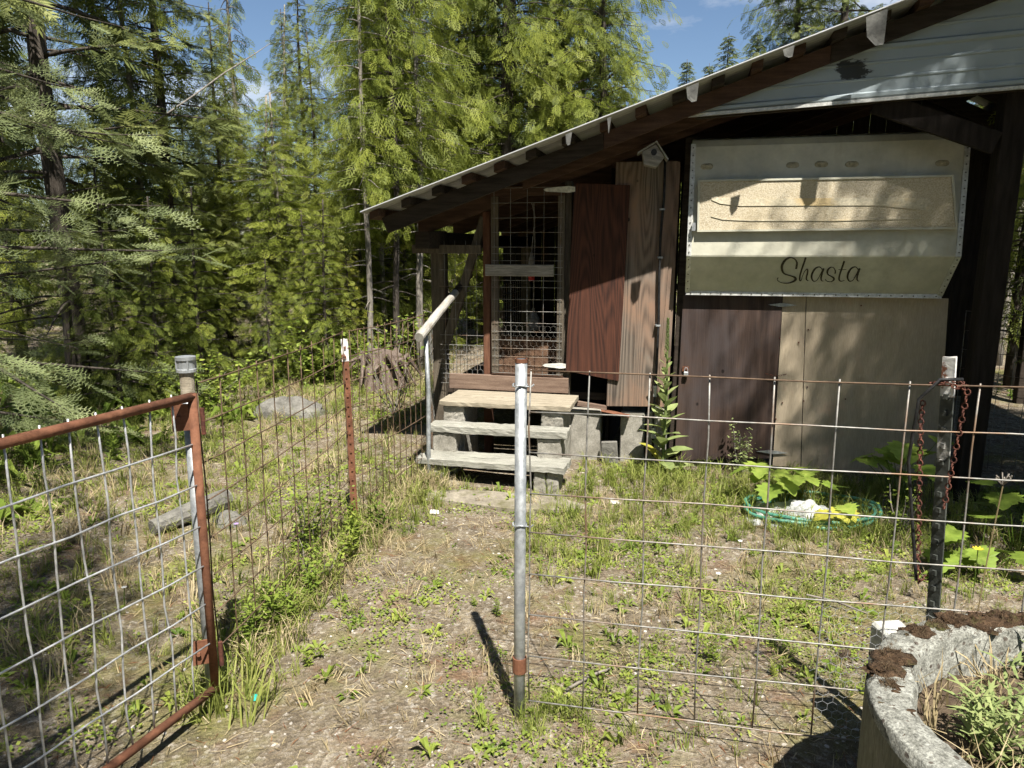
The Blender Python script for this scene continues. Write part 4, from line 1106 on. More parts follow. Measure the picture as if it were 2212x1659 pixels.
for i in range(26):
    a_ = radians(random.uniform(150, 235)); rad = RR-RW*random.uniform(0.15, 0.85)
    obj('lichen_spot', blob(rad*cos(a_), rad*sin(a_), RH-0.006, random.uniform(.006, .016), random.uniform(.006, .014), 0.008, i+50, 8, 3), M['moss'], pr, smooth=True)
wb = at(1922, 1375, 2.34)
o = tag(obj('white_block', MB().box((-0.052, -0.05, -0.05), (0.06, 0.06, wb.z)), M['white_block'], None, bevel=0.01), 'small white concrete block in the gap behind the round planter', 'block')
o.location = (wb.x+0.045, 2.40, 0); o.rotation_euler.z = 0.1

# ------------------------------------------------------------------ hose coil and sack
hc = on_ground(1752, 1112)
hose_pts = []
for i in range(150):
    a_ = i*0.21; r_ = 0.33+0.035*sin(a_*0.13)+0.012*(i//30)+0.02*sin(a_*2.3+i//30)
    hose_pts.append((r_*1.15*cos(a_), r_*0.8*sin(a_), 0.012+0.017*((i//30) % 4)+0.004*sin(5*a_)))
hs = tag(obj('garden_hose', MB().tube(hose_pts, 0.0125, 7), M['hose'], None, smooth=True), 'coiled green garden hose lying on the ground among big leaves', 'hose'); hs.location = (hc.x, hc.y, 0.0)
sk = []; sf = []; ns = 27
for i in range(ns):
    for j in range(ns):
        u_, v_ = i/(ns-1)*2-1, j/(ns-1)*2-1
        h_ = 0.085*max(0, 1-u_**4)*max(0, 1-v_**4)*(0.6+0.4*sin(3*u_+2*v_))+0.022*abs(sin(6*u_+4*v_+2*sin(5*v_)))*(1-u_**4)+0.012*sin(14*u_-9*v_)+random.uniform(-.006, .006)
        sk.append((u_*0.30+0.02*sin(5*v_), v_*0.19+0.02*sin(6*u_), max(0.004, h_)))
for i in range(ns-1):
    for j in range(ns-1):
        a_ = i*ns+j; sf.append((a_, a_+ns, a_+ns+1, a_+1))
b_ = len(sk); sk2 = sk+[(x, y, -0.02) for x, y, z in sk]
rimi = [i*ns for i in range(ns)]+[(ns-1)*ns+j for j in range(1, ns)]+[i*ns+ns-1 for i in range(ns-2, -1, -1)]+[j for j in range(ns-2, 0, -1)]
sf += [(rimi[i], rimi[(i+1) % len(rimi)], b_+rimi[(i+1) % len(rimi)], b_+rimi[i]) for i in range(len(rimi))]
sc = on_ground(1715, 1120)
o = tag(obj('plastic_sack', MB().add(sk2, sf), M['sack'], None, smooth=True), 'white plastic sack with blue print lying beside the green hose', 'sack'); o.location = (sc.x, sc.y, 0.0); o.rotation_euler.z = -0.2
# ------------------------------------------------------------------ foliage templates: every leaflet a small diamond face
def diamond_q(b, d, l, w, sag=0.0):
    b = np.array(b, float); d = np.array(d, float); d = d/np.linalg.norm(d)
    p = np.array([-d[1], d[0], 0.0])
    q = np.array([b, b+d*l*0.42+p*w/2, b+d*l, b+d*l*0.42-p*w/2])
    q[:, 2] -= sag*(q[:, 0]**2)
    return q
def cedar_frond(nside=6, sub=2, w=0.044, sag=0.2):
    out = []
    for i in range(3):
        out.append(diamond_q((i*0.3, 0, 0), (1, 0.04*(-1)**i, 0), 0.42, 0.03, sag))
    for i in range(nside):
        x = 0.06+0.86*i/nside
        l = 0.46*(1-x)**0.7*(0.55+0.9*min(1, x*3))
        for sg in (-1, 1):
            xx = x+0.05*(sg > 0)
            d = np.array((0.72, 0.70*sg, 0))
            out.append(diamond_q((xx, 0, 0), d, l, w, sag))
            for k in range(sub):
                t = (k+1)/(sub+1)
                b = (xx+d[0]*l*t, d[1]*l*t, 0)
                dd = (0.95, 0.1*sg, 0) if k % 2 == 0 else (0.25, 0.97*sg, 0)
                out.append(diamond_q(b, dd, l*0.48*(1.1-0.5*t), w*0.9, sag))
    return np.concatenate(out)
def fir_spray(nside=5, w=0.085, sag=0.12):
    out = [diamond_q((0, 0, 0), (1, 0, 0), 0.6, 0.06, sag), diamond_q((0.45, 0, 0), (1, 0, 0), 0.55, w, sag)]
    for i in range(nside):
        x = 0.08+0.8*i/nside; l = 0.5*(1-0.75*x)
        for sg in (-1, 1):
            out.append(diamond_q((x+0.04*(sg > 0), 0, 0), (0.75, 0.68*sg, 0), l, w, sag))
    return np.concatenate(out)
def needle_spray(ntw=3, nn=6, sag=0.1):
    out = []
    tw = [((0, 0, 0), (1.0, 0.0, 0), 1.0)]
    for i in range(ntw):
        x = 0.15+0.6*i/ntw
        for sg in (-1, 1):
            tw.append(((x, 0, 0), (0.78, 0.62*sg, 0), 0.48*(1-0.6*x)))
    for b, d, l in tw:
        b, d = np.array(b), np.array(d)/np.linalg.norm(d)
        p = np.array([-d[1], d[0], 0])
        out.append(diamond_q(b, d, l, 0.02, sag))
        n2 = max(3, int(nn*l*1.6))
        for k in range(n2):
            for sg in (-1, 1):
                o = b+d*l*(k+0.5)/n2
                q = diamond_q(o, d*0.72+p*sg*0.7, 0.115, 0.026, sag)
                q[2, 2] += 0.03
                out.append(q)
    return np.concatenate(out)
CF, CFL, FS, NS = cedar_frond(), cedar_frond(4, 1, 0.085), fir_spray(), needle_spray()
CFM = cedar_frond(5, 1, 0.045, 0.22)
FSL = fir_spray(3, 0.13)

def scatter(T, pos, dirv, upv, sc, tint):
    x = dirv/np.linalg.norm(dirv, axis=1, keepdims=True)
    y = np.cross(upv, x); y /= (np.linalg.norm(y, axis=1, keepdims=True)+1e-9)
    z = np.cross(x, y)
    v = pos[:, None, :] + sc[:, None, None]*(T[None, :, 0:1]*x[:, None, :] + T[None, :, 1:2]*y[:, None, :] + T[None, :, 2:3]*z[:, None, :])
    n = len(pos)*len(T)
    return v.reshape(-1, 3), np.arange(n).reshape(-1, 4), np.repeat(tint, len(T))

def tree_meshes(name, seed, H, zmin, R, shape, nb, T, flen, gap, up0, droop, tip, tr, hang=0.35, t0=0.2, dead=0, jitter=0.25, lean=0.0, spread=0.75, fuzz=0.0, wild=0.28):
    r = np.random.default_rng(seed); rr = random.Random(seed)
    P, D, UPV, SC, TI = [], [], [], [], []
    tm = MB()
    lx = lean
    def axis(z): return np.array([lx*(z/H)**2*H + 0.03*sin(z*1.3+seed), 0.03*cos(z*1.1+seed), z])
    zs = np.linspace(-0.25, H, 12)
    tm.tube([axis(max(z, 0))+np.array([0, 0, min(z, 0)]) for z in zs], [max(0.012, tr*(1.25 if z < 0 else 1)*(1-max(z, 0)/H)**0.8+0.008) for z in zs], 9)
    for b in range(nb+dead):
        u = (b+r.random())/nb if b < nb else r.random()
        isdead = b >= nb
        h = zmin+(H-zmin)*min(u, 0.995)**0.95 if not isdead else 0.4+(zmin+0.35*(H-zmin)-0.4)*u
        fr = max(0, (h-zmin)/(H-zmin))
        L = R*shape(fr)*r.uniform(0.62, 1.12)
        if isdead: L *= 0.6
        if L < 0.08: continue
        az = b*2.39996+r.normal(0, jitter)
        o = np.array([cos(az), sin(az), 0]); s = np.array([-sin(az), cos(az), 0])
        bend = r.normal(0, 0.12)
        u0 = up0+r.normal(0, 0.09)
        def pt(t): return axis(h)+o*(L*t*(1-0.06*t))+s*(bend*L*t*t)+np.array([0, 0, L*(u0*t-droop*t*t+tip*t**4)])
        ts = np.linspace(0, 1, 6)
        tm.tube([pt(t) for t in ts], [max(0.003, (0.010+0.010*L)*(1-t)*0.8+0.002) for t in ts], 4, cap=False)
        if isdead: continue
        n = max(3, int(L*(1-t0)/gap))
        for sd_ in (-1, 1):
            t = t0+(1-t0)*(np.arange(n)+r.random(n))/n
            base = np.array([pt(q) for q in t])
            tan = np.array([pt(min(q+0.05, 1.05))-pt(q) for q in t]); tan /= np.linalg.norm(tan, axis=1, keepdims=True)
            dv = tan*(0.55+0.5*t[:, None])+s[None, :]*sd_*(spread*(1.15-t[:, None]*0.6)+r.normal(0, 0.16, (n, 1)))
            dv[:, 2] -= hang*(0.6+0.8*r.random(n))
            if fuzz:
                base = base+r.normal(0, 1, (n, 3))*np.array([fuzz, fuzz, fuzz*0.8]); base[:, 2] -= fuzz*1.6*r.random(n)**1.5*np.sqrt(t)
                dv += r.normal(0, 0.30, (n, 3))
            uv = np.tile(np.array([0, 0, 1.0]), (n, 1))+r.normal(0, wild, (n, 3))
            P.append(base); D.append(dv); UPV.append(uv)
            SC.append(flen*(0.75+0.5*r.random(n))*(1.1-0.35*t)*(0.65+0.5*min(1, L/R)))
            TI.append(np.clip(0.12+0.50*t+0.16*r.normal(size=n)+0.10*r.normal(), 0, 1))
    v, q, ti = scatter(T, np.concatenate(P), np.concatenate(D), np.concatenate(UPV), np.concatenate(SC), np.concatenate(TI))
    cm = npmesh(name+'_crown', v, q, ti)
    me = bpy.data.meshes.new(name+'_trunk'); me.from_pydata(tm.v, [], tm.f)
    me.polygons.foreach_set('use_smooth', [True]*len(me.polygons))
    return cm, me
cone = lambda k: (lambda f: max(0.0, (1-f))**k)
bulge = lambda f: min(1.0, 0.72+1.2*f)*max(0.0, 1-f)**0.62*1.12
TREES = {
 'big_cedar': tree_meshes('big_cedar', 11, 12.5, 1.2, 3.1, bulge, 195, CFM, 0.34, 0.072, 0.12, 0.42, 0.16, 0.22, 0.8, 0.12, fuzz=0.15, wild=0.6),
 'cedar': tree_meshes('cedar', 12, 9.5, 0.7, 1.75, bulge, 155, CFM, 0.27, 0.058, 0.15, 0.45, 0.18, 0.09, 0.8, 0.15, dead=8, fuzz=0.12, wild=0.6),
 'cedar_two': tree_meshes('cedar_two', 13, 8.0, 0.5, 1.5, bulge, 125, CFM, 0.26, 0.058, 0.2, 0.5, 0.2, 0.065, 0.8, 0.16, dead=10, fuzz=0.12, wild=0.6),
 'slim_cedar': tree_meshes('slim_cedar', 14, 7.0, 1.6, 0.85, cone(0.55), 70, CFM, 0.30, 0.08, 0.25, 0.75, 0.2, 0.055, 0.9, 0.2, dead=22, lean=0.05, fuzz=0.07, wild=0.5),
 'fir': tree_meshes('fir', 15, 12.0, 2.2, 2.1, cone(0.7), 120, FS, 0.30, 0.085, 0.02, 0.22, 0.1, 0.10, 0.2, 0.2, dead=40, fuzz=0.06, wild=0.4),
 'spire': tree_meshes('spire', 16, 12.0, 0.8, 4.0, cone(0.8), 230, FSL, 0.5, 0.16, -0.05, 0.30, 0.2, 0.14, 0.18, 0.1),
 'near_fir': tree_meshes('near_fir', 17, 8.0, 0.6, 2.3, cone(0.5), 135, NS, 0.26, 0.105, 0.03, 0.20, 0.1, 0.14, 0.2, 0.26, dead=14, fuzz=0.07, wild=0.45),
 'bare_cedar': tree_meshes('bare_cedar', 19, 8.5, 2.5, 1.05, bulge, 62, CFM, 0.30, 0.072, 0.15, 0.5, 0.2, 0.05, 0.8, 0.15, dead=30, fuzz=0.10, wild=0.6),
 'young': tree_meshes('young', 18, 3.0, 0.15, 0.95, cone(0.6), 60, CFM, 0.17, 0.045, 0.3, 0.5, 0.2, 0.03, 0.5, 0.15, fuzz=0.06, wild=0.5),
}
def make_tree(kind, label, x, y, s=1.0, rz=None, leaf='cedar', bark='bark', group=None, name='cedar_tree', sz=None):
    cm, tm = TREES[kind]
    root = empty(name, (x, y, float(gz(x, y))), random.uniform(0, 6.28) if rz is None else rz, label, 'tree', group)
    root.scale = (s, s, sz or s)
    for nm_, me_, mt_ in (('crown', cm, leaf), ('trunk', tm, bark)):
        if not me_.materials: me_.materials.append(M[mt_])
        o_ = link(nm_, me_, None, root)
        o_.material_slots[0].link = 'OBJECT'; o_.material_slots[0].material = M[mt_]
    return root
def px(x, Y): return at(x, 600, Y).x

GV = 'forest trees in view'
make_tree('big_cedar', 'largest cedar, its broad green crown rising behind the middle of the shed roof', px(1100, 13.5), 13.5, 0.86, 0.4, 'cedar', group=GV)
make_tree('cedar', 'bushy cedar whose crown meets the low left end of the shed roof', px(840, 12.6), 12.6, 1.0, 1.2, 'cedar', group=GV)
make_tree('cedar', 'dense cedar at the right flank of the largest cedar, against blue sky', px(1292, 12.9), 12.9, 0.98, 2.0, 'cedar', group=GV)
make_tree('cedar_two', 'cedar filling the gap between the bushy cedar and the largest cedar', px(955, 14.5), 14.5, 1.25, 3.0, 'cedar_b', group=GV)
make_tree('slim_cedar', 'slender cedar with a drooping tip alone in the gap of sky', px(612, 15), 15.0, 0.92, 0.3, 'cedar', 'bark_grey', group=GV)
make_tree('slim_cedar', 'thin leaning cedar just left of the drooping slender cedar', px(545, 13.2), 13.2, 1.0, 2.4, 'cedar_b', 'bark_grey', group=GV)
make_tree('cedar_two', 'yellow-green cedar in front of the two pale trunks', px(490, 11.5), 11.5, 0.66, 4.0, 'cedar', group=GV)
make_tree('fir', 'straight dark-trunked fir rising above the capped gate post', px(378, 10.5), 10.5, 0.75, 1.0, 'fir', 'bark', group=GV, name='fir_tree')
make_tree('fir', 'thick-trunked fir in the shade at the left edge', px(142, 8.6), 8.6, 1.15, 2.2, 'fir', 'bark', group=GV, name='fir_tree')
make_tree('cedar_two', 'shaded cedar between the thick-trunked fir and the dark-trunked fir', px(255, 10.4), 10.4, 0.75, 5.1, 'cedar', group=GV)
make_tree('near_fir', 'nearest fir reaching shaggy boughs in from the left edge', -4.45, 5.2, 1.0, 0.9, 'spruce', 'bark', group=GV, name='fir_tree')
make_tree('cedar_two', 'low bright cedar beside the pale twin trunks under the sky gap', px(690, 11.8), 11.8, 0.62, 0.2, 'cedar', group=GV)
make_tree('young', 'yellowing young cedar behind the rusty angle stake', px(748, 10.6), 10.6, 0.62, 0.0, 'yellow_leaf', group=GV)
make_tree('young', 'green young cedar left of the yellowing one', px(655, 10.2), 10.2, 0.75, 1.0, 'cedar', group=GV)
make_tree('young', 'small cedar at the foot of the dark-trunked fir', px(330, 8.6), 8.6, 0.8, 2.0, 'cedar', group=GV)
make_tree('cedar', 'tall cedar at the left edge behind the nearest fir', px(30, 11.5), 11.5, 0.9, 3.3, 'cedar', group=GV)
make_tree('fir', 'dark fir showing over the top of the shed roof', px(1780, 15.5), 15.5, 1.05, 0.6, 'fir', group=GV, name='fir_tree')
make_tree('cedar', 'olive cedar beside the dark fir over the shed roof', px(1690, 16.5), 16.5, 1.12, 1.9, 'cedar_b', group=GV)
make_tree('cedar', 'sunlit cedar seen past the dark shed post at the right edge', px(2210, 9.5), 9.5, 0.85, 2.7, 'cedar', group=GV)
make_tree('fir', 'fir behind the sunlit cedar at the right edge', px(2140, 13), 13, 0.9, 4.0, 'fir', group=GV, name='fir_tree')
for (x_, Y_, zpx, lb) in ((1548, 34, 66, 'tallest of the far pointed conifers above the shed roof'), (1466, 32, 128, 'far pointed conifer nearest the largest cedar, above the roof'), (1608, 36, 58, 'far pointed conifer rightmost above the shed roof'), (1512, 38, 132, 'short far conifer between the two taller far points')):
    H_ = at(x_, zpx, Y_).z
    make_tree('spire', lb, px(x_, Y_), Y_, H_/12.0*1.0, None, 'fir', group='far pointed conifers', name='spruce_tree')
for (x_, Y_, sc_, lf_, lb) in ((425, 9.3, 0.85, 'cedar', 'young cedar right of the capped hinge post at the clearing edge'), (575, 9.4, 0.55, 'cedar', 'smallest young cedar before the pale stems'),
                               (702, 9.9, 0.8, 'cedar', 'young cedar just left of the rusty angle stake'), (775, 11.3, 1.0, 'cedar', 'young cedar right of the yellowing one'), (880, 12.0, 1.1, 'cedar', 'young cedar seen under the shed eave'), (230, 8.4, 0.9, 'cedar_b', 'young cedar right of the thick-trunked fir')):
    make_tree('young', lb, px(x_, Y_), Y_, sc_, None, lf_, group=GV)
# thin bare-stemmed cedars standing in the sunlit understory
GB = 'thin bare-stemmed cedars'
for (x_, Y_, sc_, bk, lb) in ((606, 10.9, 1.05, 'bark_grey', 'right of two pale-stemmed cedars leaning together in the clearing'), (590, 11.1, 1.1, 'bark_grey', 'left of two pale-stemmed cedars leaning together in the clearing'), (795, 10.2, 0.8, 'bark_grey', 'thin pale-stemmed cedar just left of the shed roof end'),
                         (857, 10.5, 0.9, 'bark', 'thin dark-stemmed cedar under the left end of the shed roof'), (828, 11.6, 0.85, 'bark_grey', 'thin grey-stemmed cedar between the pale and the dark stem beside the shed'), (908, 11.0, 1.0, 'bark_grey', 'crooked pale stem seen under the shed eave'),
                         (2182, 11.5, 1.0, 'bark_grey', 'dim pale-stemmed cedar at the right edge past the shed post'), (316, 10.2, 0.95, 'bark_grey', 'slim grey-stemmed cedar in the wood left of the dark-trunked fir')):
    make_tree('bare_cedar', lb, px(x_, Y_), Y_, sc_, None, 'cedar', bk, group=GB, sz=0.46 if 560 < x_ < 700 else None)
# leaning dead pole across the sky gap
a_, b_ = at(420, 205, 9.5), at(545, 120, 10.2)
tag(obj('dead_branch', MB().tube([a_-(b_-a_)*0.8, a_, (a_+b_)/2+Vector((0, 0, .02)), b_, b_+(b_-a_)*0.35], [0.010, 0.010, 0.009, 0.007, 0.003], 7), M['bark_grey'], None, smooth=True), 'bare grey branch slanting up across the sky gap left of the middle', 'branch')
# the wood behind: one tree after another
FR = random.Random(5)
kinds = [('cedar', 'cedar_b'), ('cedar_two', 'cedar'), ('fir', 'fir'), ('slim_cedar', 'cedar_b'), ('fir', 'fir'), ('cedar_two', 'cedar_b')]
nf = 0
for row, Y0 in enumerate((14.5, 17.5, 21.0, 25.0)):
    X = -0.80*Y0-2
    while X < 0.85*Y0+2:
        Y_ = Y0+FR.uniform(-1.2, 1.2); x_ = X+FR.uniform(-0.6, 0.6)
        pxl = CX+x_/Y_*FOC
        X += 1.55+0.35*row
        if 1370 < pxl < 1640: continue                 # the open sky above the roof
        if 480 < pxl < 720 and row < 3: sc_ = FR.uniform(0.42, 0.58)
        elif pxl < 480: sc_ = FR.uniform(0.5, 0.85) if row == 0 else FR.uniform(0.3, 0.52)
        else: sc_ = FR.uniform(0.7, 1.0)
        kd_, lf_ = FR.choice(kinds)
        if pxl > 1640: sc_ *= 0.8
        side_ = 'left of the shed' if pxl < 780 else 'behind the shed' if pxl < 1640 else 'right of the sky gap'
        depth_ = ('front', 'second', 'third', 'rearmost')[row]
        make_tree(kd_, {'cedar': 'dense broad cedar', 'cedar_two': 'bushy cedar', 'fir': 'dark straight fir', 'slim_cedar': 'slender cedar'}[kd_]+' in the '+depth_+' wood row '+side_, x_, Y_, sc_, FR.uniform(0, 6.28), lf_, group='wood behind the shed', name='wood_tree'); nf += 1
same = {}
for o_ in [o_ for o_ in col.objects if o_.get('group') == 'wood behind the shed']:
    same.setdefault(o_['label'], []).append(o_)
for lb_, oo_ in same.items():
    if len(oo_) > 1:
        for o_, nth in zip(sorted(oo_, key=lambda o_: o_.location.x/o_.location.y), ('first', 'second', 'third', 'fourth', 'fifth', 'sixth', 'seventh', 'eighth', 'ninth')):
            o_['label'] = lb_+', '+nth+' from left'
# far wood: one mass
fv, fq, ft, fo = [], [], [], 0
r = np.random.default_rng(44)
for i in range(60):
    X = -36+74*i/60+r.uniform(-.6, .6); Y_ = r.uniform(30, 37)
    p_ = CX+X/Y_*FOC
    H_ = r.uniform(7.0, 9.5) if not (p_ < 720 or 1370 < p_ < 1660) else r.uniform(3.8, 4.8)
    n = 150; f_ = r.random(n)**0.8; z_ = 0.3+(H_-0.3)*f_; rad = (1-f_)**0.8*2.0*np.sqrt(r.random(n)); a_ = r.random(n)*6.283
    pos = np.stack([X+rad*np.cos(a_), Y_+rad*np.sin(a_), z_], 1)
    dv = np.stack([np.cos(a_), np.sin(a_), r.uniform(-.6, -.1, n)], 1)
    v, q, ti = scatter(FSL, pos, dv, np.tile([0, 0, 1.0], (n, 1))+r.normal(0, .3, (n, 3)), r.uniform(0.6, 1.1, n), np.clip(r.normal(0.4, 0.2, n), 0, 1))
    fv.append(v); fq.append(q+fo); ft.append(ti); fo += len(v)
for i in range(64):                      # unseen trees added round behind the viewer to cut sky light, lower sunward
    th = radians(118)+radians(304)*i/64+r.uniform(-.05, .05); th = -th+radians(90)+radians(0)
    dd = r.uniform(8.5, 12.5); X, Y_ = dd*cos(th), dd*sin(th)
    if Y_ > 1.5 and abs(X) < 8.0: continue
    if Y_ > 7: continue
    off_sun = abs((atan2(X, Y_)-AZ+pi) % (2*pi)-pi) > radians(38)
    H_ = r.uniform(12.5, 16.0) if off_sun else r.uniform(7.5, 9.5)
    n = 340 if off_sun else 190; f_ = r.random(n)**0.8; z_ = 0.3+(H_-0.3)*f_; rad = (1-f_)**0.6*1.7*np.sqrt(r.random(n)); a_ = r.random(n)*6.283
    pos = np.stack([X+rad*np.cos(a_), Y_+rad*np.sin(a_), z_], 1)
    dv = np.stack([np.cos(a_), np.sin(a_), r.uniform(-.6, -.1, n)], 1)
    v, q, ti = scatter(FSL, pos, dv, np.tile([0, 0, 1.0], (n, 1))+r.normal(0, .3, (n, 3)), r.uniform(0.65, 1.15, n), np.clip(r.normal(0.4, 0.2, n), 0, 1))
    fv.append(v); fq.append(q+fo); ft.append(ti); fo += len(v)
tag(link('far_wood', npmesh('far_wood', np.concatenate(fv), np.concatenate(fq), np.concatenate(ft)), M['fir']), 'far wood of dark conifers closing off the view, plus unseen trees added behind the viewer', None, None, 'stuff')
# trees behind the camera whose shade falls on the gate and on the right half of the shed
make_tree('cedar', 'cedar right of the picture whose shade dapples the camper and tan boards', 3.98, 2.5, 0.95, 0.7, 'cedar_b', group='trees beside the yard').location.z = 2.9
make_tree('big_cedar', 'second cedar added right of the picture to deepen the shade on the camper', 4.35, 2.75, 0.52, 2.0, 'cedar_b', group='trees beside the yard').location.z = 2.8  # unseen tree added to thicken the leaf shade
make_tree('fir', 'fir at the right edge with dark boughs before the shed post', 4.9, 4.75, 0.62, 1.7, 'fir', group='trees beside the yard', name='fir_tree')
make_tree('cedar', 'cedar added out of view right of the shed to shade its open right bay', 6.7, 4.1, 0.8, 1.1, 'cedar_b', group='trees beside the yard')  # unseen tree added to darken the right bay
make_tree('cedar_two', 'cedar behind the viewer whose shade falls on the open gate', -1.5, -0.3, 0.8, 0.7, 'cedar_b', group='trees beside the yard').location.z = 2.3

# ------------------------------------------------------------------ undergrowth and ground cover
r = np.random.default_rng(91)
def blades(n_per, h, wid, bend, seed):
    rr = np.random.default_rng(seed); out = []
    for i in range(n_per):
        a_ = rr.random()*6.283; lean = rr.uniform(0.15, 1.0)*bend; hh = h*rr.uniform(0.5, 1.1); w = wid*rr.uniform(0.7, 1.2)
        o = np.array([rr.normal(0, 0.12), rr.normal(0, 0.12), 0]); d = np.array([cos(a_), sin(a_), 0]); s = np.array([-sin(a_), cos(a_), 0])
        p0, p2, p3 = o, o+d*lean*hh*0.32+np.array([0, 0, hh*0.62]), o+d*lean*hh+np.array([0, 0, hh*(1-0.25*lean)])
        _ = o, o+d*lean*hh*0.18+np.array([0, 0, hh*0.42]), o+d*lean*hh*0.5+np.array([0, 0, hh*0.78]), o+d*lean*hh+np.array([0, 0, hh*(1-0.25*lean)])
        out.append(np.array([p0-s*w/2, p0+s*w/2, p2+s*w*0.38, p2-s*w*0.38]))
        out.append(np.array([p2-s*w*0.38, p2+s*w*0.38, p3+s*w*0.04, p3-s*w*0.04]))
    return np.concatenate(out)
TUFT = [blades(12, 1.0, 0.032, 0.9, i) for i in range(4)]
MTUFT = blades(4, 1.0, 0.07, 0.9, 9)
def rosette(nl, seed, up=0.35):
    rr = np.random.default_rng(seed); out = []
    for i in range(nl):
        a_ = i*2.4+rr.normal(0, .2); L_ = rr.uniform(0.6, 1.1); w = L_*rr.uniform(0.28, 0.4); z1 = L_*up*rr.uniform(0.3, 1.3)
        d = np.array([cos(a_), sin(a_), 0]); s = np.array([-sin(a_), cos(a_), 0]); zz = np.array([0, 0, 1.0])
        p0 = d*0.05; p1 = d*L_*0.5+zz*z1; p2 = d*L_+zz*z1*rr.uniform(0.3, 1.2)
        out.append(np.array([p0, p1*0.55-s*w*0.3+zz*0.02, p1-zz*0.03, p1*0.55+s*w*0.3+zz*0.02]))
        out.append(np.array([p1*0.55-s*w*0.3+zz*0.02, p1-s*w*0.5+zz*0.05, p2, p1-zz*0.03]))
        out.append(np.array([p1*0.55+s*w*0.3+zz*0.02, p1-zz*0.03, p2, p1+s*w*0.5+zz*0.05]))
    return np.concatenate(out)
ROS = [rosette(9, 1, 0.5), rosette(7, 2, 0.9), rosette(11, 3, 0.35)]
def stemmy(seed, n=16):               # upright leafy weed
    rr = np.random.default_rng(seed); out = []
    for k in range(3):
        a_ = rr.random()*6.283; ln = rr.uniform(0.05, 0.3); s0 = np.array([cos(a_), sin(a_), 0])
        w = np.array([-sin(a_), cos(a_), 0])*0.012
        hh = rr.uniform(0.7, 1.1)
        out.append(np.array([-w, w, s0*ln*hh+[0, 0, hh]+w*0.4, s0*ln*hh+[0, 0, hh]-w*0.4]))
        for i in range(n):
            t = 0.12+0.88*i/n; b = s0*ln*hh*t+np.array([0, 0, hh*t]); aa = i*2.4+k
            d = np.array([cos(aa), sin(aa), 0.35]); L_ = 0.26*(1.1-0.6*t); p = np.array([-sin(aa), cos(aa), 0])*L_*0.16
            out.append(np.array([b, b+d*L_*0.45+p, b+d*L_, b+d*L_*0.45-p]))
    return np.concatenate(out)
STEM = [stemmy(i) for i in range(3)]
def clear_spot(x, y):
    d = np.stack([x-ORG.x, y-ORG.y], 1); X = d[:, 0]*U.x+d[:, 1]*U.y; Y = d[:, 0]*N.x+d[:, 1]*N.y
    bad = (Y > -0.06) & (X > XC-0.05) & (X < REAVE) & (Y < BACK)
    bad |= (Y > -0.95) & (Y <= 0) & (X > t1[0]-0.02) & (X < t1[1]+0.02)
    bad |= (x-RC.x)**2+(y-RC.y)**2 < (RR+0.02)**2
    bad |= (x**2+y**2 < 0.9**2)
    return ~bad
def field(n, x0, x1, y0, y1, dens=None):
    x = r.uniform(x0, x1, n); y = r.uniform(y0, y1, n)
    ok = clear_spot(x, y)
    if dens is not None: ok &= r.random(n) < dens(x, y)
    return x[ok], y[ok]
def patchy(x, y, s=1.0, ph=0.0):
    return 0.5+0.25*np.sin(2.3*s*x+1.7*s*y+ph)+0.25*np.sin(3.1*s*y-2.2*s*x+1.3+ph)
def left_of_fence(x, y):
    fx = H0.x+(T1.x-H0.x)*np.clip((y-H0.y)/(T1.y-H0.y), 0, 1)+np.clip((y-T1.y)/(E1.y-T1.y), 0, 1)*(E1.x-T1.x)
    return np.clip((fx-x)/0.12+0.5, 0, 1), fx
def put(T_list, x, y, hs, tint, tilt=0.15, sink=0.01):
    V, Q, TI, off = [], [], [], 0
    which = r.integers(0, len(T_list), len(x))
    for k, T in enumerate(T_list):
        m = which == k
        n = int(m.sum())
        if not n: continue
        a_ = r.random(n)*6.283
        dv = np.stack([np.cos(a_), np.sin(a_), r.normal(0, tilt, n)], 1)
        uv = np.stack([r.normal(0, tilt, n), r.normal(0, tilt, n), np.ones(n)], 1)
        pos = np.stack([x[m], y[m], gz(x[m], y[m])-sink], 1)
        v, q, ti = scatter(T, pos, dv, uv, hs[m], tint[m])
        V.append(v); Q.append(q+off); TI.append(ti); off += len(v)
    return np.concatenate(V), np.concatenate(Q), np.concatenate(TI)
def stuff(name, label, mat, chunks):
    off = 0; V, Q, TI = [], [], []
    for v, q, t in chunks:
        V.append(v); Q.append(q+off); TI.append(t); off += len(v)
    o = link(name, npmesh(name, np.concatenate(V), np.concatenate(Q), np.concatenate(TI)), M[mat])
    return tag(o, label, None, None, 'stuff')
def tn(n, m=0.45, s=0.2): return np.clip(r.normal(m, s, n), 0, 1)
green, dry, weeds = [], [], []
# left yard
x, y = field(6500, -8, -0.9, 2.6, 14.5, lambda x, y: left_of_fence(x, y)[0]*(0.25+0.75*patchy(x, y, 0.6))*np.where(y < 4.4, 0.55, 1.0))
green.append(put(TUFT, x, y, r.uniform(0.06, 0.20, len(x)), tn(len(x), 0.6)))
x, y = field(3000, -8, -0.9, 2.8, 14.5, lambda x, y: left_of_fence(x, y)[0]*(0.3+0.7*patchy(x, y, 0.7, 2.0)))
dry.append(put(TUFT, x, y, r.uniform(0.06, 0.22, len(x)), tn(len(x), 0.5), 0.3))
x, y = field(1100, -6, -1.1, 2.6, 10, lambda x, y: left_of_fence(x, y)[0]*patchy(x, y, 1.1, 1.0))
weeds.append(put(ROS, x, y, r.uniform(0.03, 0.09, len(x)), tn(len(x))))
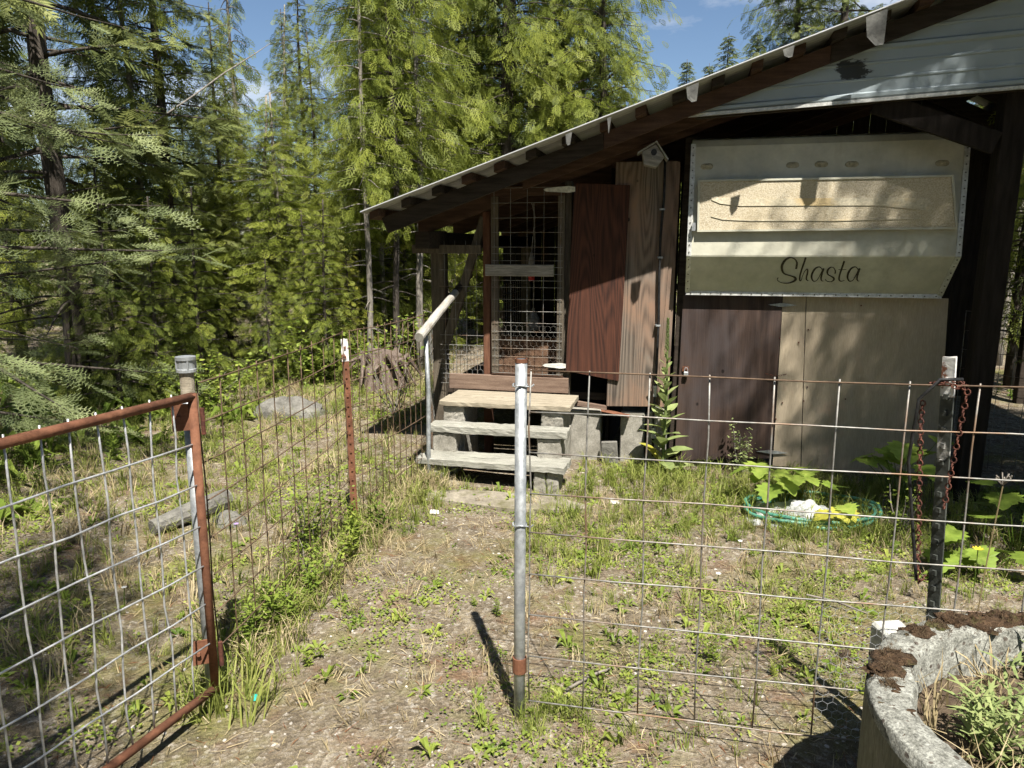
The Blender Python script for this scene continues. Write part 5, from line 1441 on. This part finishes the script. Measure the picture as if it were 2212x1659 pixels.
# along the side fence
y = r.uniform(2.9, 6.0, 260); x = left_of_fence(np.zeros(260), y)[1]+r.normal(0.03, 0.13, 260)
green.append(put(TUFT, x, y, r.uniform(0.06, 0.2, 260), tn(260, 0.65)))
y = r.uniform(3.0, 5.8, 260); x = left_of_fence(np.zeros(260), y)[1]+r.normal(0.05, 0.08, 260)
dry.append(put(TUFT, x, y, r.uniform(0.08, 0.2, 260), tn(260, 0.45), 0.3))
y = r.uniform(2.95, 4.6, 30); x = left_of_fence(np.zeros(30), y)[1]+r.normal(0.04, 0.06, 30)
weeds.append(put(STEM, x, y, r.uniform(0.14, 0.34, 30), tn(30)))
# yard right of the path
x, y = field(3600, 0.05, 4.2, 2.6, 6.6, lambda x, y: np.clip((y-3.2)/1.6, 0.05, 1)*(0.15+0.85*patchy(x, y, 0.9, 0.6)))
green.append(put(TUFT, x, y, r.uniform(0.05, 0.19, len(x)), tn(len(x), 0.55)))
x, y = field(2600, -0.9, 4.2, 2.2, 6.6, lambda x, y: 0.15+0.75*patchy(x, y, 1.2, 3.0)*np.clip((y-2.2)/2.0, 0.2, 1))
dry.append(put(TUFT, x, y, r.uniform(0.04, 0.14, len(x)), tn(len(x), 0.5), 0.35))
x, y = field(3600, -1.1, 4.0, 1.5, 6.2, lambda x, y: (0.10+0.9*np.clip(patchy(x, y, 1.4, 2.2)-0.35, 0, 1)*1.4)*np.where(x < 0.1, 0.35, 1.0))
weeds.append(put(ROS, x, y, r.uniform(0.025, 0.075, len(x)), tn(len(x), 0.5)))
x, y = field(160, -1.0, 3.6, 1.6, 6.0, lambda x, y: 0.5*patchy(x, y, 1.1, 0.3))
weeds.append(put(STEM, x, y, r.uniform(0.06, 0.17, len(x)), tn(len(x), 0.5)))
x, y = field(3600, 0.0, 4.2, 1.5, 6.6, lambda x, y: np.clip(patchy(x, y, 1.7, 0.9)*1.3-0.25, 0.03, 1)); green.append(put(TUFT, x, y, r.uniform(0.03, 0.09, len(x)), tn(len(x), 0.6), 0.25))
x, y = field(3600, -6, -0.9, 2.4, 12, lambda x, y: left_of_fence(x, y)[0]*np.clip(patchy(x, y, 1.3, 1.9)*1.3-0.2, 0, 1)); green.append(put(TUFT, x, y, r.uniform(0.04, 0.11, len(x)), tn(len(x), 0.65), 0.25))
# low clover in patches
def clover(seed):
    rr = np.random.default_rng(seed); out = []
    for i in range(12):
        a_ = rr.random()*6.283; q_ = sqrt(rr.random()); b = np.array([q_*cos(a_), q_*sin(a_), rr.uniform(0.15, 0.5)])
        aa = rr.random()*6.283; d = np.array([cos(aa), sin(aa), rr.normal(0, .3)])*rr.uniform(0.2, 0.36); p = np.array([-sin(aa), cos(aa), rr.normal(0, .3)])*0.11
        out.append(np.array([b, b+d*0.5+p, b+d, b+d*0.5-p]))
    return np.concatenate(out)
CLO = [clover(i) for i in range(4)]
x, y = field(15000, -0.9, 4.2, 1.4, 6.6, lambda x, y: np.clip((patchy(x, y, 1.5, 1.1)*0.6+patchy(x, y, 3.1, 0.4)*0.4-0.36)*3.2, 0, 1)*np.where(x < 0.15, 0.4, 1.0))
weeds.append(put(CLO, x, y, r.uniform(0.025, 0.06, len(x)), tn(len(x), 0.55), 0.2, 0.004))
x, y = field(11000, -6, -0.9, 2.4, 11, lambda x, y: left_of_fence(x, y)[0]*np.clip((patchy(x, y, 1.1, 2.1)*0.6+patchy(x, y, 2.7, 0.4)*0.4-0.40)*3.0, 0, 1))
weeds.append(put(CLO, x, y, r.uniform(0.03, 0.08, len(x)), tn(len(x), 0.6), 0.2, 0.004))
# against the walls and around posts
for (cx_, cy_, n, sx, sy, h0, h1) in ((POST.x+0.08, POST.y-0.02, 34, 0.13, 0.08, 0.05, 0.14), (t1[1]*U.x+ORG.x+0.45, 5.55, 70, 0.25, 0.2, 0.08, 0.2), (H0.x+0.06, H0.y, 30, 0.08, 0.08, 0.08, 0.24), (2.1, 5.2, 160, 0.55, 0.25, 0.08, 0.22), (2.0, 4.5, 130, 0.35, 0.10, 0.06, 0.17), (-0.75, 5.1, 60, 0.15, 0.25, 0.08, 0.22), (0.6, 2.0, 50, 0.3, 0.15, 0.04, 0.12), (0.45, 2.55, 20, 0.2, 0.1, 0.05, 0.12)):
    x = r.normal(cx_, sx, n); y = r.normal(cy_, sy, n); ok = clear_spot(x, y); x, y = x[ok], y[ok]
    green.append(put(TUFT, x, y, r.uniform(h0, h1, len(x)), tn(len(x), 0.5)))
stuff('grass', 'patchy green grass growing across the yard', 'grass', green)
stuff('dry_grass', 'straw-coloured dry grass between the green tufts', 'straw', dry)
stuff('ground_weeds', 'low leafy weeds scattered over the dirt', 'weed', weeds)
# litter: straws and needles lying flat, pebbles
x, y = field(26000, -5, 3.8, 1.2, 7.5); n = len(x)
LIT = [np.array([[0, -0.03, 0.02], [1, -0.012, 0.06], [1, 0.012, 0.06], [0, 0.03, 0.02]]), np.array([[0, -0.02, 0.02], [0.5, 0.05, 0.08], [1, -0.03, 0.03], [0.5, -0.01, 0.06]])]
stuff('straw_litter', 'dead straws and needles lying on the dirt', 'straw', [put(LIT, x, y, 0.012+0.07*r.random(n)**2, tn(n, 0.4, 0.3), 0.15, -0.004)])
x, y = field(9000, -4, 3.6, 1.2, 6.8, lambda x, y: 0.3+0.7*patchy(x, y, 1.6, 4)); n = len(x)
stuff('needle_litter', 'red-brown dead needles lying in patches on the dirt', 'brown_leaf', [put(LIT, x, y, r.uniform(0.02, 0.07, n), tn(n, 0.45, 0.25), 0.1, -0.003)])
oc = np.array([(1, 0, 0), (0, 1, 0), (-1, 0, 0), (0, -1, 0), (0, 0, 1), (0, 0, -1)], float)
def stone_tpl(seed):
    rr = np.random.default_rng(seed); k = 8; pts = []
    ring1 = [np.array([cos(a), sin(a), 0.0])*rr.uniform(0.8, 1.15) for a in np.linspace(0, 6.283, k, endpoint=False)]
    ring2 = [np.array([cos(a)*0.6, sin(a)*0.6, 0.55])*rr.uniform(0.85, 1.1) for a in np.linspace(0, 6.283, k, endpoint=False)]
    out = []
    for i in range(k):
        j = (i+1) % k
        out.append(np.array([ring1[i], ring1[j], ring2[j], ring2[i]]))
    out.append(np.array([ring2[0], ring2[2], ring2[4], ring2[6]])); out.append(np.array([ring2[0], ring2[1], ring2[2], ring2[2]*0.999])); out.append(np.array([ring2[2], ring2[3], ring2[4], ring2[4]*0.999])); out.append(np.array([ring2[4], ring2[5], ring2[6], ring2[6]*0.999])); out.append(np.array([ring2[6], ring2[7], ring2[0], ring2[0]*0.999]))
    return np.concatenate(out)*np.array([1, 0.75, 0.7])
ST = [stone_tpl(i) for i in range(4)]
x, y = field(7800, -3, 3.4, 1.2, 6.5, lambda x, y: np.where((x > -1.2), 0.25+0.75*patchy(x, y, 1.3, 5.0), 0.3)); n = len(x)
stuff('gravel', 'loose gravel and small stones in the dirt', 'gravel', [put(ST, x, y, 0.003+0.011*r.random(n)**3.0, tn(n, 0.5, 0.28), 0.1, 0.002)])
# undergrowth at the edge of the wood
x, y = field(3900, -11, 1.0, 9.0, 15.5, lambda x, y: np.clip((y-9.0+np.clip((x+3.2)*-0.8, -2, 4))/2.5, 0, 1)*(0.2+0.8*patchy(x, y, 0.8, 1.4)))
n = len(x); a_ = r.random(n)*6.283
pos = np.stack([x, y, gz(x, y)+r.random(n)**1.6*1.1], 1)
dv = np.stack([np.cos(a_), np.sin(a_), r.uniform(-.1, .7, n)], 1)
stuff('undergrowth', 'tangled green undergrowth at the edge of the wood', 'cedar', [scatter(CFM, pos, dv, np.tile([0, 0, 1.0], (n, 1))+r.normal(0, .4, (n, 3)), r.uniform(0.13, 0.30, n), tn(n, 0.5))])
x, y = field(900, -9, -2.2, 4.5, 10.5, lambda x, y: np.clip((-x-2.4-(10-y)*0.12)/1.5, 0, 1)); n = len(x)
x2, y2 = field(700, 3.6, 8.5, 3.2, 9.0, lambda x, y: np.clip((x-3.4)/0.8, 0, 1)); 
xx, yy = np.concatenate([x, x2]), np.concatenate([y, y2]); n = len(xx)
stuff('shade_weeds', 'leafy weeds in the shade under the trees', 'weed', [put(STEM+ROS, xx, yy, r.uniform(0.10, 0.32, n), tn(n, 0.3))])
# planter weeds: lance leaves inside the ring
def lance(seed, n=22):
    rr = np.random.default_rng(seed); out = []
    for i in range(n):
        t = i/n; b = np.array([0.08*t*cos(i), 0.08*t*sin(i), 0.85*t]); a_ = i*2.4+rr.normal(0, .3); d = np.array([cos(a_), sin(a_), 0.75-0.3*t]); d /= np.linalg.norm(d)
        L_ = 0.42*rr.uniform(0.7, 1.1)*(1.1-0.5*t); p = np.array([-sin(a_), cos(a_), 0])*L_*0.07; m = b+d*L_*0.5+np.array([0, 0, L_*0.06]); e = b+d*L_-np.array([0, 0, L_*0.12])
        out.append(np.array([b-p*0.4, m-p, m+p, b+p*0.4])); out.append(np.array([m-p, e, e+p*0.05, m+p]))
    return np.concatenate(out)
LAN = [lance(i) for i in range(3)]
n = 120; a_ = r.random(n)*6.283; rad = (RR-RW-0.05)*np.sqrt(r.random(n))
keep = ~((np.cos(a_-2.5) > 0.6) & (rad > 0.34)); a_, rad = a_[keep], rad[keep]; n = len(a_)
pos = np.stack([RC.x+rad*np.cos(a_), RC.y+rad*np.sin(a_), np.full(n, RH-0.15)], 1); b_ = r.random(n)*6.283
dv = np.stack([np.cos(b_), np.sin(b_), r.normal(0, .1, n)], 1); uv = np.stack([r.normal(0, .2, n), r.normal(0, .2, n), np.ones(n)], 1)
ch1 = scatter(LAN[0], pos, dv, uv, r.uniform(0.13, 0.27, n), tn(n, 0.5))
stuff('planter_weeds', 'lance-leaved green weeds filling the round concrete planter', 'mullein', [ch1])
pos_m = []
for (deg, r_, h_) in mossat:
    a_ = radians(deg); n = 110; q1 = r.normal(0, 0.5, n)*r_*1.3; q2 = r.normal(0, 0.45, n)*r_
    rr_ = np.clip(RR-RW*0.5+q2, RR-RW-0.01, RR-0.004); aa = a_+q1/RR
    pos_m.append(np.stack([RC.x+rr_*np.cos(aa), RC.y+rr_*np.sin(aa), np.full(n, RH-0.008)+h_*0.55*np.exp(-(q1**2+q2**2)/(r_*r_*0.5))], 1))
pos_m = np.concatenate(pos_m); n = len(pos_m); b_ = r.random(n)*6.283
stuff('moss', 'dry brown moss tufts on the rim of the round planter', 'moss_tuft', [scatter(MTUFT, pos_m, np.stack([np.cos(b_), np.sin(b_), np.zeros(n)], 1), np.stack([r.normal(0, .5, n), r.normal(0, .5, n), np.ones(n)], 1), r.uniform(0.008, 0.02, n), tn(n, 0.25, 0.3))])
n = 60; a_ = r.random(n)*6.283; rad = (RR-RW-0.02)*np.sqrt(r.random(n)); pos = np.stack([RC.x+rad*np.cos(a_), RC.y+rad*np.sin(a_), np.full(n, RH-0.16)], 1); b_ = r.random(n)*6.283
stuff('planter_grass', 'dry grass inside the round concrete planter', 'straw', [scatter(TUFT[0], pos, np.stack([np.cos(b_), np.sin(b_), np.zeros(n)], 1), np.stack([r.normal(0, .4, n), r.normal(0, .4, n), np.ones(n)], 1), r.uniform(0.08, 0.2, n), tn(n, 0.5))])

# ------------------------------------------------------------------ single plants
def leaf_mesh(name, pts, mat, cup=0.12, tint=0.5):      # one blade: fan of faces around the midrib, gently cupped
    v = [(0.45, 0, 0.0)]+[(x, y, cup*(abs(y)**1.3)-0.12*x*x) for x, y in pts]
    n = len(pts); me = bpy.data.meshes.new(name)
    me.from_pydata(v, [], [(0, 1+i, 1+(i+1) % n) for i in range(n)])
    a = me.attributes.new('tint', 'FLOAT', 'POINT'); a.data.foreach_set('value', [tint]*(n+1))
    me.materials.append(M[mat]); return me
half = [(0.0, 0.02), (-0.10, 0.20), (-0.04, 0.42), (0.08, 0.36), (0.16, 0.60), (0.30, 0.46), (0.42, 0.62), (0.50, 0.36), (0.66, 0.40), (0.72, 0.22), (0.86, 0.16), (1.0, 0.0)]
maple = half+[(x, -y) for x, y in reversed(half[:-1])]
LM = {k: leaf_mesh('maple_leaf', maple, m, 0.12, t) for k, (m, t) in {'g': ('bright_leaf', 0.35), 'h': ('bright_leaf', 0.6), 'y': ('yellow_leaf', 0.8), 'd': ('weed', 0.2)}.items()}
def leafy(name, label, base, leaves, stemmat='weed', cat='plant', group=None):
    root = empty(name, base, 0, label, cat, group)
    m_ = MB()
    for (x, y, z, s, rz, tilt, k) in leaves:
        m_.tube([(x*0.1, y*0.1, -0.02), (x*0.55, y*0.55, z*0.7), (x, y, z)], [0.004, 0.003, 0.002], 5)
        o = link('leaf', LM[k], None, root); o.location = (x, y, z); o.scale = (s, s, s); o.rotation_euler = (random.uniform(-.25, .25), tilt, rz)
    st_ = obj('stem', m_, M[stemmat], root)
    return root
def bush(n, spread, h0, h1, s0, s1, ks, seed):
    rr = random.Random(seed); out = []
    for i in range(n):
        a_ = rr.uniform(0, 6.28); q_ = spread*sqrt(rr.random())
        out.append((q_*cos(a_), q_*sin(a_)*0.7, rr.uniform(h0, h1), rr.uniform(s0, s1), rr.choice((a_, -1.57+rr.uniform(-.8, .8))), rr.uniform(0.0, 0.5), rr.choice(ks)))
    return out
GT = 'broad-leaved thimbleberry plants'
for (pxx, pyy, Y_, args, lb) in (
    (1690, 1075, 5.0, (11, 0.26, 0.12, 0.28, 0.12, 0.18, 'gh'), 'thimbleberry with pale green leaves behind the sack'),
    (1770, 1060, 4.9, (5, 0.18, 0.14, 0.28, 0.11, 0.16, 'gh'), 'thimbleberry behind the green hose with star-shaped leaves'),
    (1812, 1120, 4.55, (4, 0.11, 0.08, 0.15, 0.12, 0.16, 'yh'), 'yellow broad leaves lying over the green hose'),
    (1945, 1030, 4.9, (13, 0.30, 0.25, 0.54, 0.14, 0.2, 'gh'), 'tall thimbleberry against the tan boards left of the steel stake'),
    (2120, 1190, 3.9, (9, 0.24, 0.10, 0.34, 0.13, 0.18, 'gd'), 'shaded thimbleberry right of the steel stake'),
    (2200, 1170, 4.2, (9, 0.26, 0.15, 0.45, 0.14, 0.20, 'gdd'), 'dark thimbleberry at the right edge')):
    p = at(pxx, pyy, Y_)
    leafy('thimbleberry', lb, (p.x, p.y, float(gz(p.x, p.y))), bush(*args, seed=int(pxx)), group=GT)
# mullein
mp_ = shed_world(S(1432, 985, -0.2)[0], -0.22)
mu = empty('mullein', (mp_.x, mp_.y, 0), 0, 'tall mullein with a pale flower spike against the grey plywood', 'plant')
MH = at(1430, 690, mp_.y).z
obj('stem', MB().tube([(0, 0, -0.03), (0.01, 0, MH*0.5), (0.0, 0, MH)], [0.014, 0.011, 0.005], 7), M['mullein'], mu)
ov = [(0.0, 0.05), (0.2, 0.13), (0.45, 0.20), (0.7, 0.17), (0.9, 0.07), (1.0, 0.0)]
ML = [leaf_mesh('mullein_leaf', ov+[(x, -y) for x, y in reversed(ov[:-1])], 'mullein', 0.5, t) for t in (0.3, 0.6)]
YL = leaf_mesh('mullein_old_leaf', ov+[(x, -y) for x, y in reversed(ov[:-1])], 'yellow_leaf', 0.5, 0.8)
for i in range(36):
    t = i/35; z = 0.02+MH*0.80*t
    o = link('leaf', YL if (i < 6 and i % 3 == 1) else random.choice(ML), None, mu)
    s = 0.24*(1-t)**0.8+0.032
    o.location = (0, 0, z); o.scale = (s, s*1.05, s); o.rotation_euler = (random.uniform(-.2, .2), -0.95+0.6*(1-t)*random.uniform(0.2, 1.5), i*2.4+random.uniform(-.2, .2))
sp_ = MB()
for i in range(90):
    t = i/90; z = MH*0.80+MH*0.21*t; a_ = i*2.4; rr_ = 0.017*(1-0.6*t)
    c_ = Vector((rr_*cos(a_), rr_*sin(a_), z)); sp_.add([c_+Vector((0.008*cos(a_), 0.008*sin(a_), 0.012)), c_+Vector((-0.007*sin(a_), 0.007*cos(a_), 0)), c_+Vector((0.007*sin(a_), -0.007*cos(a_), 0)), c_+Vector((0, 0, -0.009))], [(0, 1, 2), (1, 3, 2)])
obj('flower_spike', sp_, M['mullein'], mu)
# shrub beside the side fence and others: many small leaves on twigs
def shrub(name, label, x, y, h, rad, n, lf, mat, seed, group=None, stems=7):
    root = empty(name, (x, y, float(gz(x, y))), 0, label, 'shrub', group); rr = np.random.default_rng(seed)
    m_ = MB(); P = []
    for i in range(stems):
        a_ = rr.random()*6.283; e_ = Vector((cos(a_)*rad*rr.uniform(.3, 1), sin(a_)*rad*rr.uniform(.3, 1), h*rr.uniform(0.6, 1.05)))
        pts = [e_*t+Vector((0, 0, -0.03*(1-t)))+Vector((0.05*rad*sin(9*t+i), 0.05*rad*cos(7*t), 0)) for t in np.linspace(0, 1, 6)]
        m_.tube(pts, [0.006*(1-0.7*t) for t in np.linspace(0, 1, 6)], 4); P += pts[1:]
    obj('stem', m_, M['twig'], root)
    P = np.array([tuple(p) for p in P]); k = rr.integers(0, len(P), n)
    pos = P[k]+rr.normal(0, 1, (n, 3))*np.array([rad*0.22, rad*0.22, h*0.09]); pos[:, 2] = np.maximum(pos[:, 2], 0.02)
    a_ = rr.random(n)*6.283; dv = np.stack([np.cos(a_), np.sin(a_), rr.normal(0, .3, n)], 1)
    LF = np.array([[0, 0, 0], [0.4, 0.3, 0.06], [1, 0, -0.08], [0.4, -0.3, 0.06]], float)
    v, q, ti = scatter(LF, pos, dv, np.tile([0, 0, 1.0], (n, 1))+rr.normal(0, .35, (n, 3)), lf*rr.uniform(.6, 1.2, n), np.clip(rr.normal(.5, .2, n), 0, 1))
    link('foliage', npmesh('foliage', v, q, ti), M[mat], root)
    return root
p = on_ground(668, 1185); shrub('leafy_shrub', 'small-leaved green shrub growing through the side fence', p.x, p.y, 0.50, 0.20, 520, 0.036, 'weed', 3)
p = on_ground(700, 1260); shrub('leafy_shrub', 'low shrub at the foot of the side fence nearer than the small-leaved one', p.x-0.03, p.y, 0.26, 0.16, 260, 0.03, 'weed', 4)
p = on_ground(672, 830); shrub('leafy_shrub', 'round leafy shrub in the clearing behind the side fence', p.x, p.y, 0.75, 0.5, 700, 0.09, 'weed', 5)
p = on_ground(470, 900); shrub('leafy_shrub', 'low leafy shrub behind the capped hinge post', p.x-0.4, p.y+0.6, 0.6, 0.7, 800, 0.07, 'weed', 6)
p = on_ground(780, 830); shrub('leafy_shrub', 'bush at the clearing edge by the thin pale trunk', p.x, p.y+0.6, 0.8, 0.8, 900, 0.08, 'weed', 7)
p = shed_world(S(1600, 980, -0.2)[0], -0.2); shrub('leafy_shrub', 'feathery grey-green weed against the dark brown plywood door', p.x, p.y, 0.42, 0.12, 300, 0.03, 'mullein', 8, stems=4)
p = at(1890, 1120, 4.4); shrub('leafy_shrub', 'small round-leaved weed between the hose and the chain', p.x+0.15, p.y, 0.30, 0.12, 160, 0.03, 'weed', 9)
p = shed_world(S(930, 800, 1.0)[0]-0.5, 1.2); shrub('leafy_shrub', 'twiggy bush beside the open kennel side', p.x, p.y, 0.9, 0.5, 260, 0.05, 'weed', 10, stems=14)
# seed stalks and flowers
def flower(label, x, y, h, mat, name='wild_flower', r_=0.016, n=14, g=None):
    root = empty(name, (x, y, float(gz(x, y))), 0, label, 'flower', g)
    ln = random.uniform(-.12, .12)
    obj('stem', MB().tube([(0, 0, -0.02), (ln*h*0.4, 0, h*0.5), (ln*h, 0, h)], 0.0025, 5), M['weed'], root)
    m_ = MB()
    for i in range(n):
        a_ = 2*pi*i/n; d_ = Vector((cos(a_), sin(a_), 0.35)); p_ = Vector((-sin(a_), cos(a_), 0)); c_ = Vector((ln*h, 0, h))
        m_.add([c_, c_+d_*r_*0.6+p_*r_*0.18, c_+d_*r_, c_+d_*r_*0.6-p_*r_*0.18], [(0, 1, 2, 3)])
    obj('petals', m_, M[mat], root)
for (pxx, pyy, hh, mt, lb) in ((620, 1318, 0.08, 'purple', 'purple flower at the foot of the side fence'), (516, 1200, 0.22, 'purple', 'purple flower in the grass right of the gate frame'), (268, 1305, 0.10, 'white_petal', 'white daisy in the shade behind the gate mesh'),
                              (1600, 1185, 0.06, 'white_petal', 'small white flower in the grass before the sack'), (1550, 1250, 0.05, 'white_petal', 'white flower in the weeds below the second wire of the panel')):
    p = on_ground(pxx, pyy); flower(lb, p.x, p.y, hh, mt)
p = at(2105, 1260, 3.6); flower('yellow flower in the weeds right of the steel stake', p.x, p.y, max(0.1, at(2085, 1185, 3.6).z), 'yellow_petal', r_=0.03, n=9)
p = at(2120, 1230, 3.2); sk_ = empty('seed_stalk', (p.x, p.y, 0), 0, 'tall dry seed stalk standing right of the steel stake', 'plant')
hh = at(2140, 1050, 3.2).z
obj('stem', MB().tube([(0, 0, -0.02), (0.02, 0, hh*0.5), (0.05, 0, hh)], 0.003, 5), M['straw'], sk_)
m_ = MB()
for i in range(12):
    a_ = i*2.4; m_.tube([(0.05, 0, hh), (0.05+0.03*cos(a_), 0.03*sin(a_), hh+0.035+0.01*(i % 3))], [0.001, 0.004], 4)
obj('seed_head', m_, M['twig'], sk_)

# ------------------------------------------------------------------ stones, log, stump, litter
def boulder(label, x, y, rx, ry, h, seed, rz=0.0, mat='rock'):
    o = obj('boulder', blob(0, 0, -0.03, rx, ry, h+0.03, seed, 18, 9, 0.10), M[mat], None, smooth=True)
    o.location = (x, y, float(gz(x, y))); o.rotation_euler.z = rz
    return tag(o, label, 'rock')
p = on_ground(628, 893); boulder('grey flat boulder in the sunlit grass behind the side fence', p.x, p.y, 0.42, 0.2, 0.2, 21)
p = on_ground(505, 1130); boulder('lichen-grey rock beside the cut log end', p.x-0.05, p.y+0.05, 0.12, 0.08, 0.09, 22)
p = on_ground(870, 822); q_ = empty('root_stump', (p.x-0.15, p.y-0.6, 0), 0, 'upturned reddish root stump behind the log handrail', 'stump')
m_ = MB().tube([(0, 0, -0.1), (0, 0.0, 0.3), (0.05, 0, 0.62)], [0.42, 0.33, 0.22], 11)
obj('stump_body', MB().tube([(0, 0, -0.1), (0, 0.0, 0.25), (0.05, 0, 0.48)], [0.36, 0.28, 0.2], 13), bpy.data.materials.get('root_wood') or mat_noise('root_wood', (0.10, 0.07, 0.055), (0.24, 0.19, 0.16), 5, stretch=(6, 6, 1), rough=0.95, bstr=0.8), q_)
for i in range(11):
    a_ = i*0.57; L_ = random.uniform(0.25, 0.5)
    obj('root', MB().tube([(0.15*cos(a_), 0.15*sin(a_), 0.2+0.2*random.random()), (0.3*cos(a_), 0.3*sin(a_), 0.25+0.25*random.random()), ((0.3+L_*0.5)*cos(a_+.3), (0.3+L_*0.5)*sin(a_+.3), 0.05+0.5*random.random())], [0.06, 0.04, 0.008], 6), bpy.data.materials['root_wood'], q_)
a_, b_ = on_ground(330, 1150), on_ground(492, 1098)
lg = empty('cut_log', (0, 0, 0), 0, 'mossy grey log lying in the grass with its cut end towards the fence', 'log')
obj('bark', MB().tube([a_+Vector((0, 0, 0.03)), (a_+b_)/2+Vector((0, 0, 0.06)), b_+Vector((0, 0, 0.07))], [0.05, 0.065, 0.075], 10), M['rock'], lg)
d_ = (b_-a_).normalized()
obj('cut_face', MB().tube([b_+Vector((0, 0, 0.07)), b_+d_*0.006+Vector((0, 0, 0.07))], 0.068, 10), M['plank'], lg)
for (pxx, pyy, s, mt, lb, nm) in ((553, 1499, 0.022, 'teal', 'larger scrap of teal plastic in the dirt right of the gate frame', 'plastic_scrap'), (600, 1328, 0.014, 'teal', 'tiny teal plastic scrap beside the purple flower', 'plastic_scrap'), (938, 1107, 0.035, 'paper', 'pale paper scrap in front of the steps', 'paper_scrap'), (1328, 1080, 0.04, 'paper', 'pinkish scrap of litter in the grass right of the gate post', 'paper_scrap')):
    p = on_ground(pxx, pyy)
    m_ = MB().add([(-s, -s*.6, 0.006), (s, -s*.4, 0.004), (s*.8, s*.7, 0.012), (-s*.7, s*.5, 0.02), (0, 0, 0.022)], [(0, 1, 4), (1, 2, 4), (2, 3, 4), (3, 0, 4)])
    m_.add([(x, y, z-0.004) for x, y, z in m_.v[:5]], [(1, 0, 4), (2, 1, 4), (3, 2, 4), (0, 3, 4)])
    o = obj(nm, m_, M[mt]); o.location = (p.x, p.y, float(gz(p.x, p.y))+0.004); tag(o, lb, 'litter')
p = on_ground(2530*0.72, 1962*0.72); co = empty('pine_cone', (p.x, p.y, float(gz(p.x, p.y))+0.012), 0.6, 'brown pine cone on the dirt near the stake shadow', 'cone')
m_ = MB()
for i in range(60):
    t = i/60; a_ = i*2.4; rr_ = 0.018*sin(pi*(0.12+0.85*t)); c_ = Vector((-0.04+0.08*t, rr_*cos(a_), rr_*sin(a_)))
    m_.add([c_*1.0, c_+Vector((0.008, 0.006*cos(a_+1), 0.006*sin(a_+1))), c_+Vector((0.010, 0.010*cos(a_), 0.010*sin(a_))), c_+Vector((0.008, 0.006*cos(a_-1), 0.006*sin(a_-1)))], [(0, 1, 2), (0, 2, 3)])
m_.tube([(-0.04, 0, 0), (0, 0, 0), (0.04, 0, 0)], [0.004, 0.014, 0.003], 6)
obj('scales', m_, M['soil'], co)
for (a0, a1, lb) in (((2420, 1790), (2600, 1845), 'bare stick lying on the dirt before the white block'), ((1700, 2075), (1830, 2010), 'curved stick on the dirt below the wire panel')):
    p0, p1 = on_ground(a0[0]*.72, a0[1]*.72), on_ground(a1[0]*.72, a1[1]*.72)
    tag(obj('fallen_stick', MB().tube([p0+Vector((0, 0, .01)), (p0+p1)/2+Vector((0.01, 0.015, .014)), p1+Vector((0, 0, .008))], [0.006, 0.007, 0.004], 6), M['twig']), lb, 'stick')
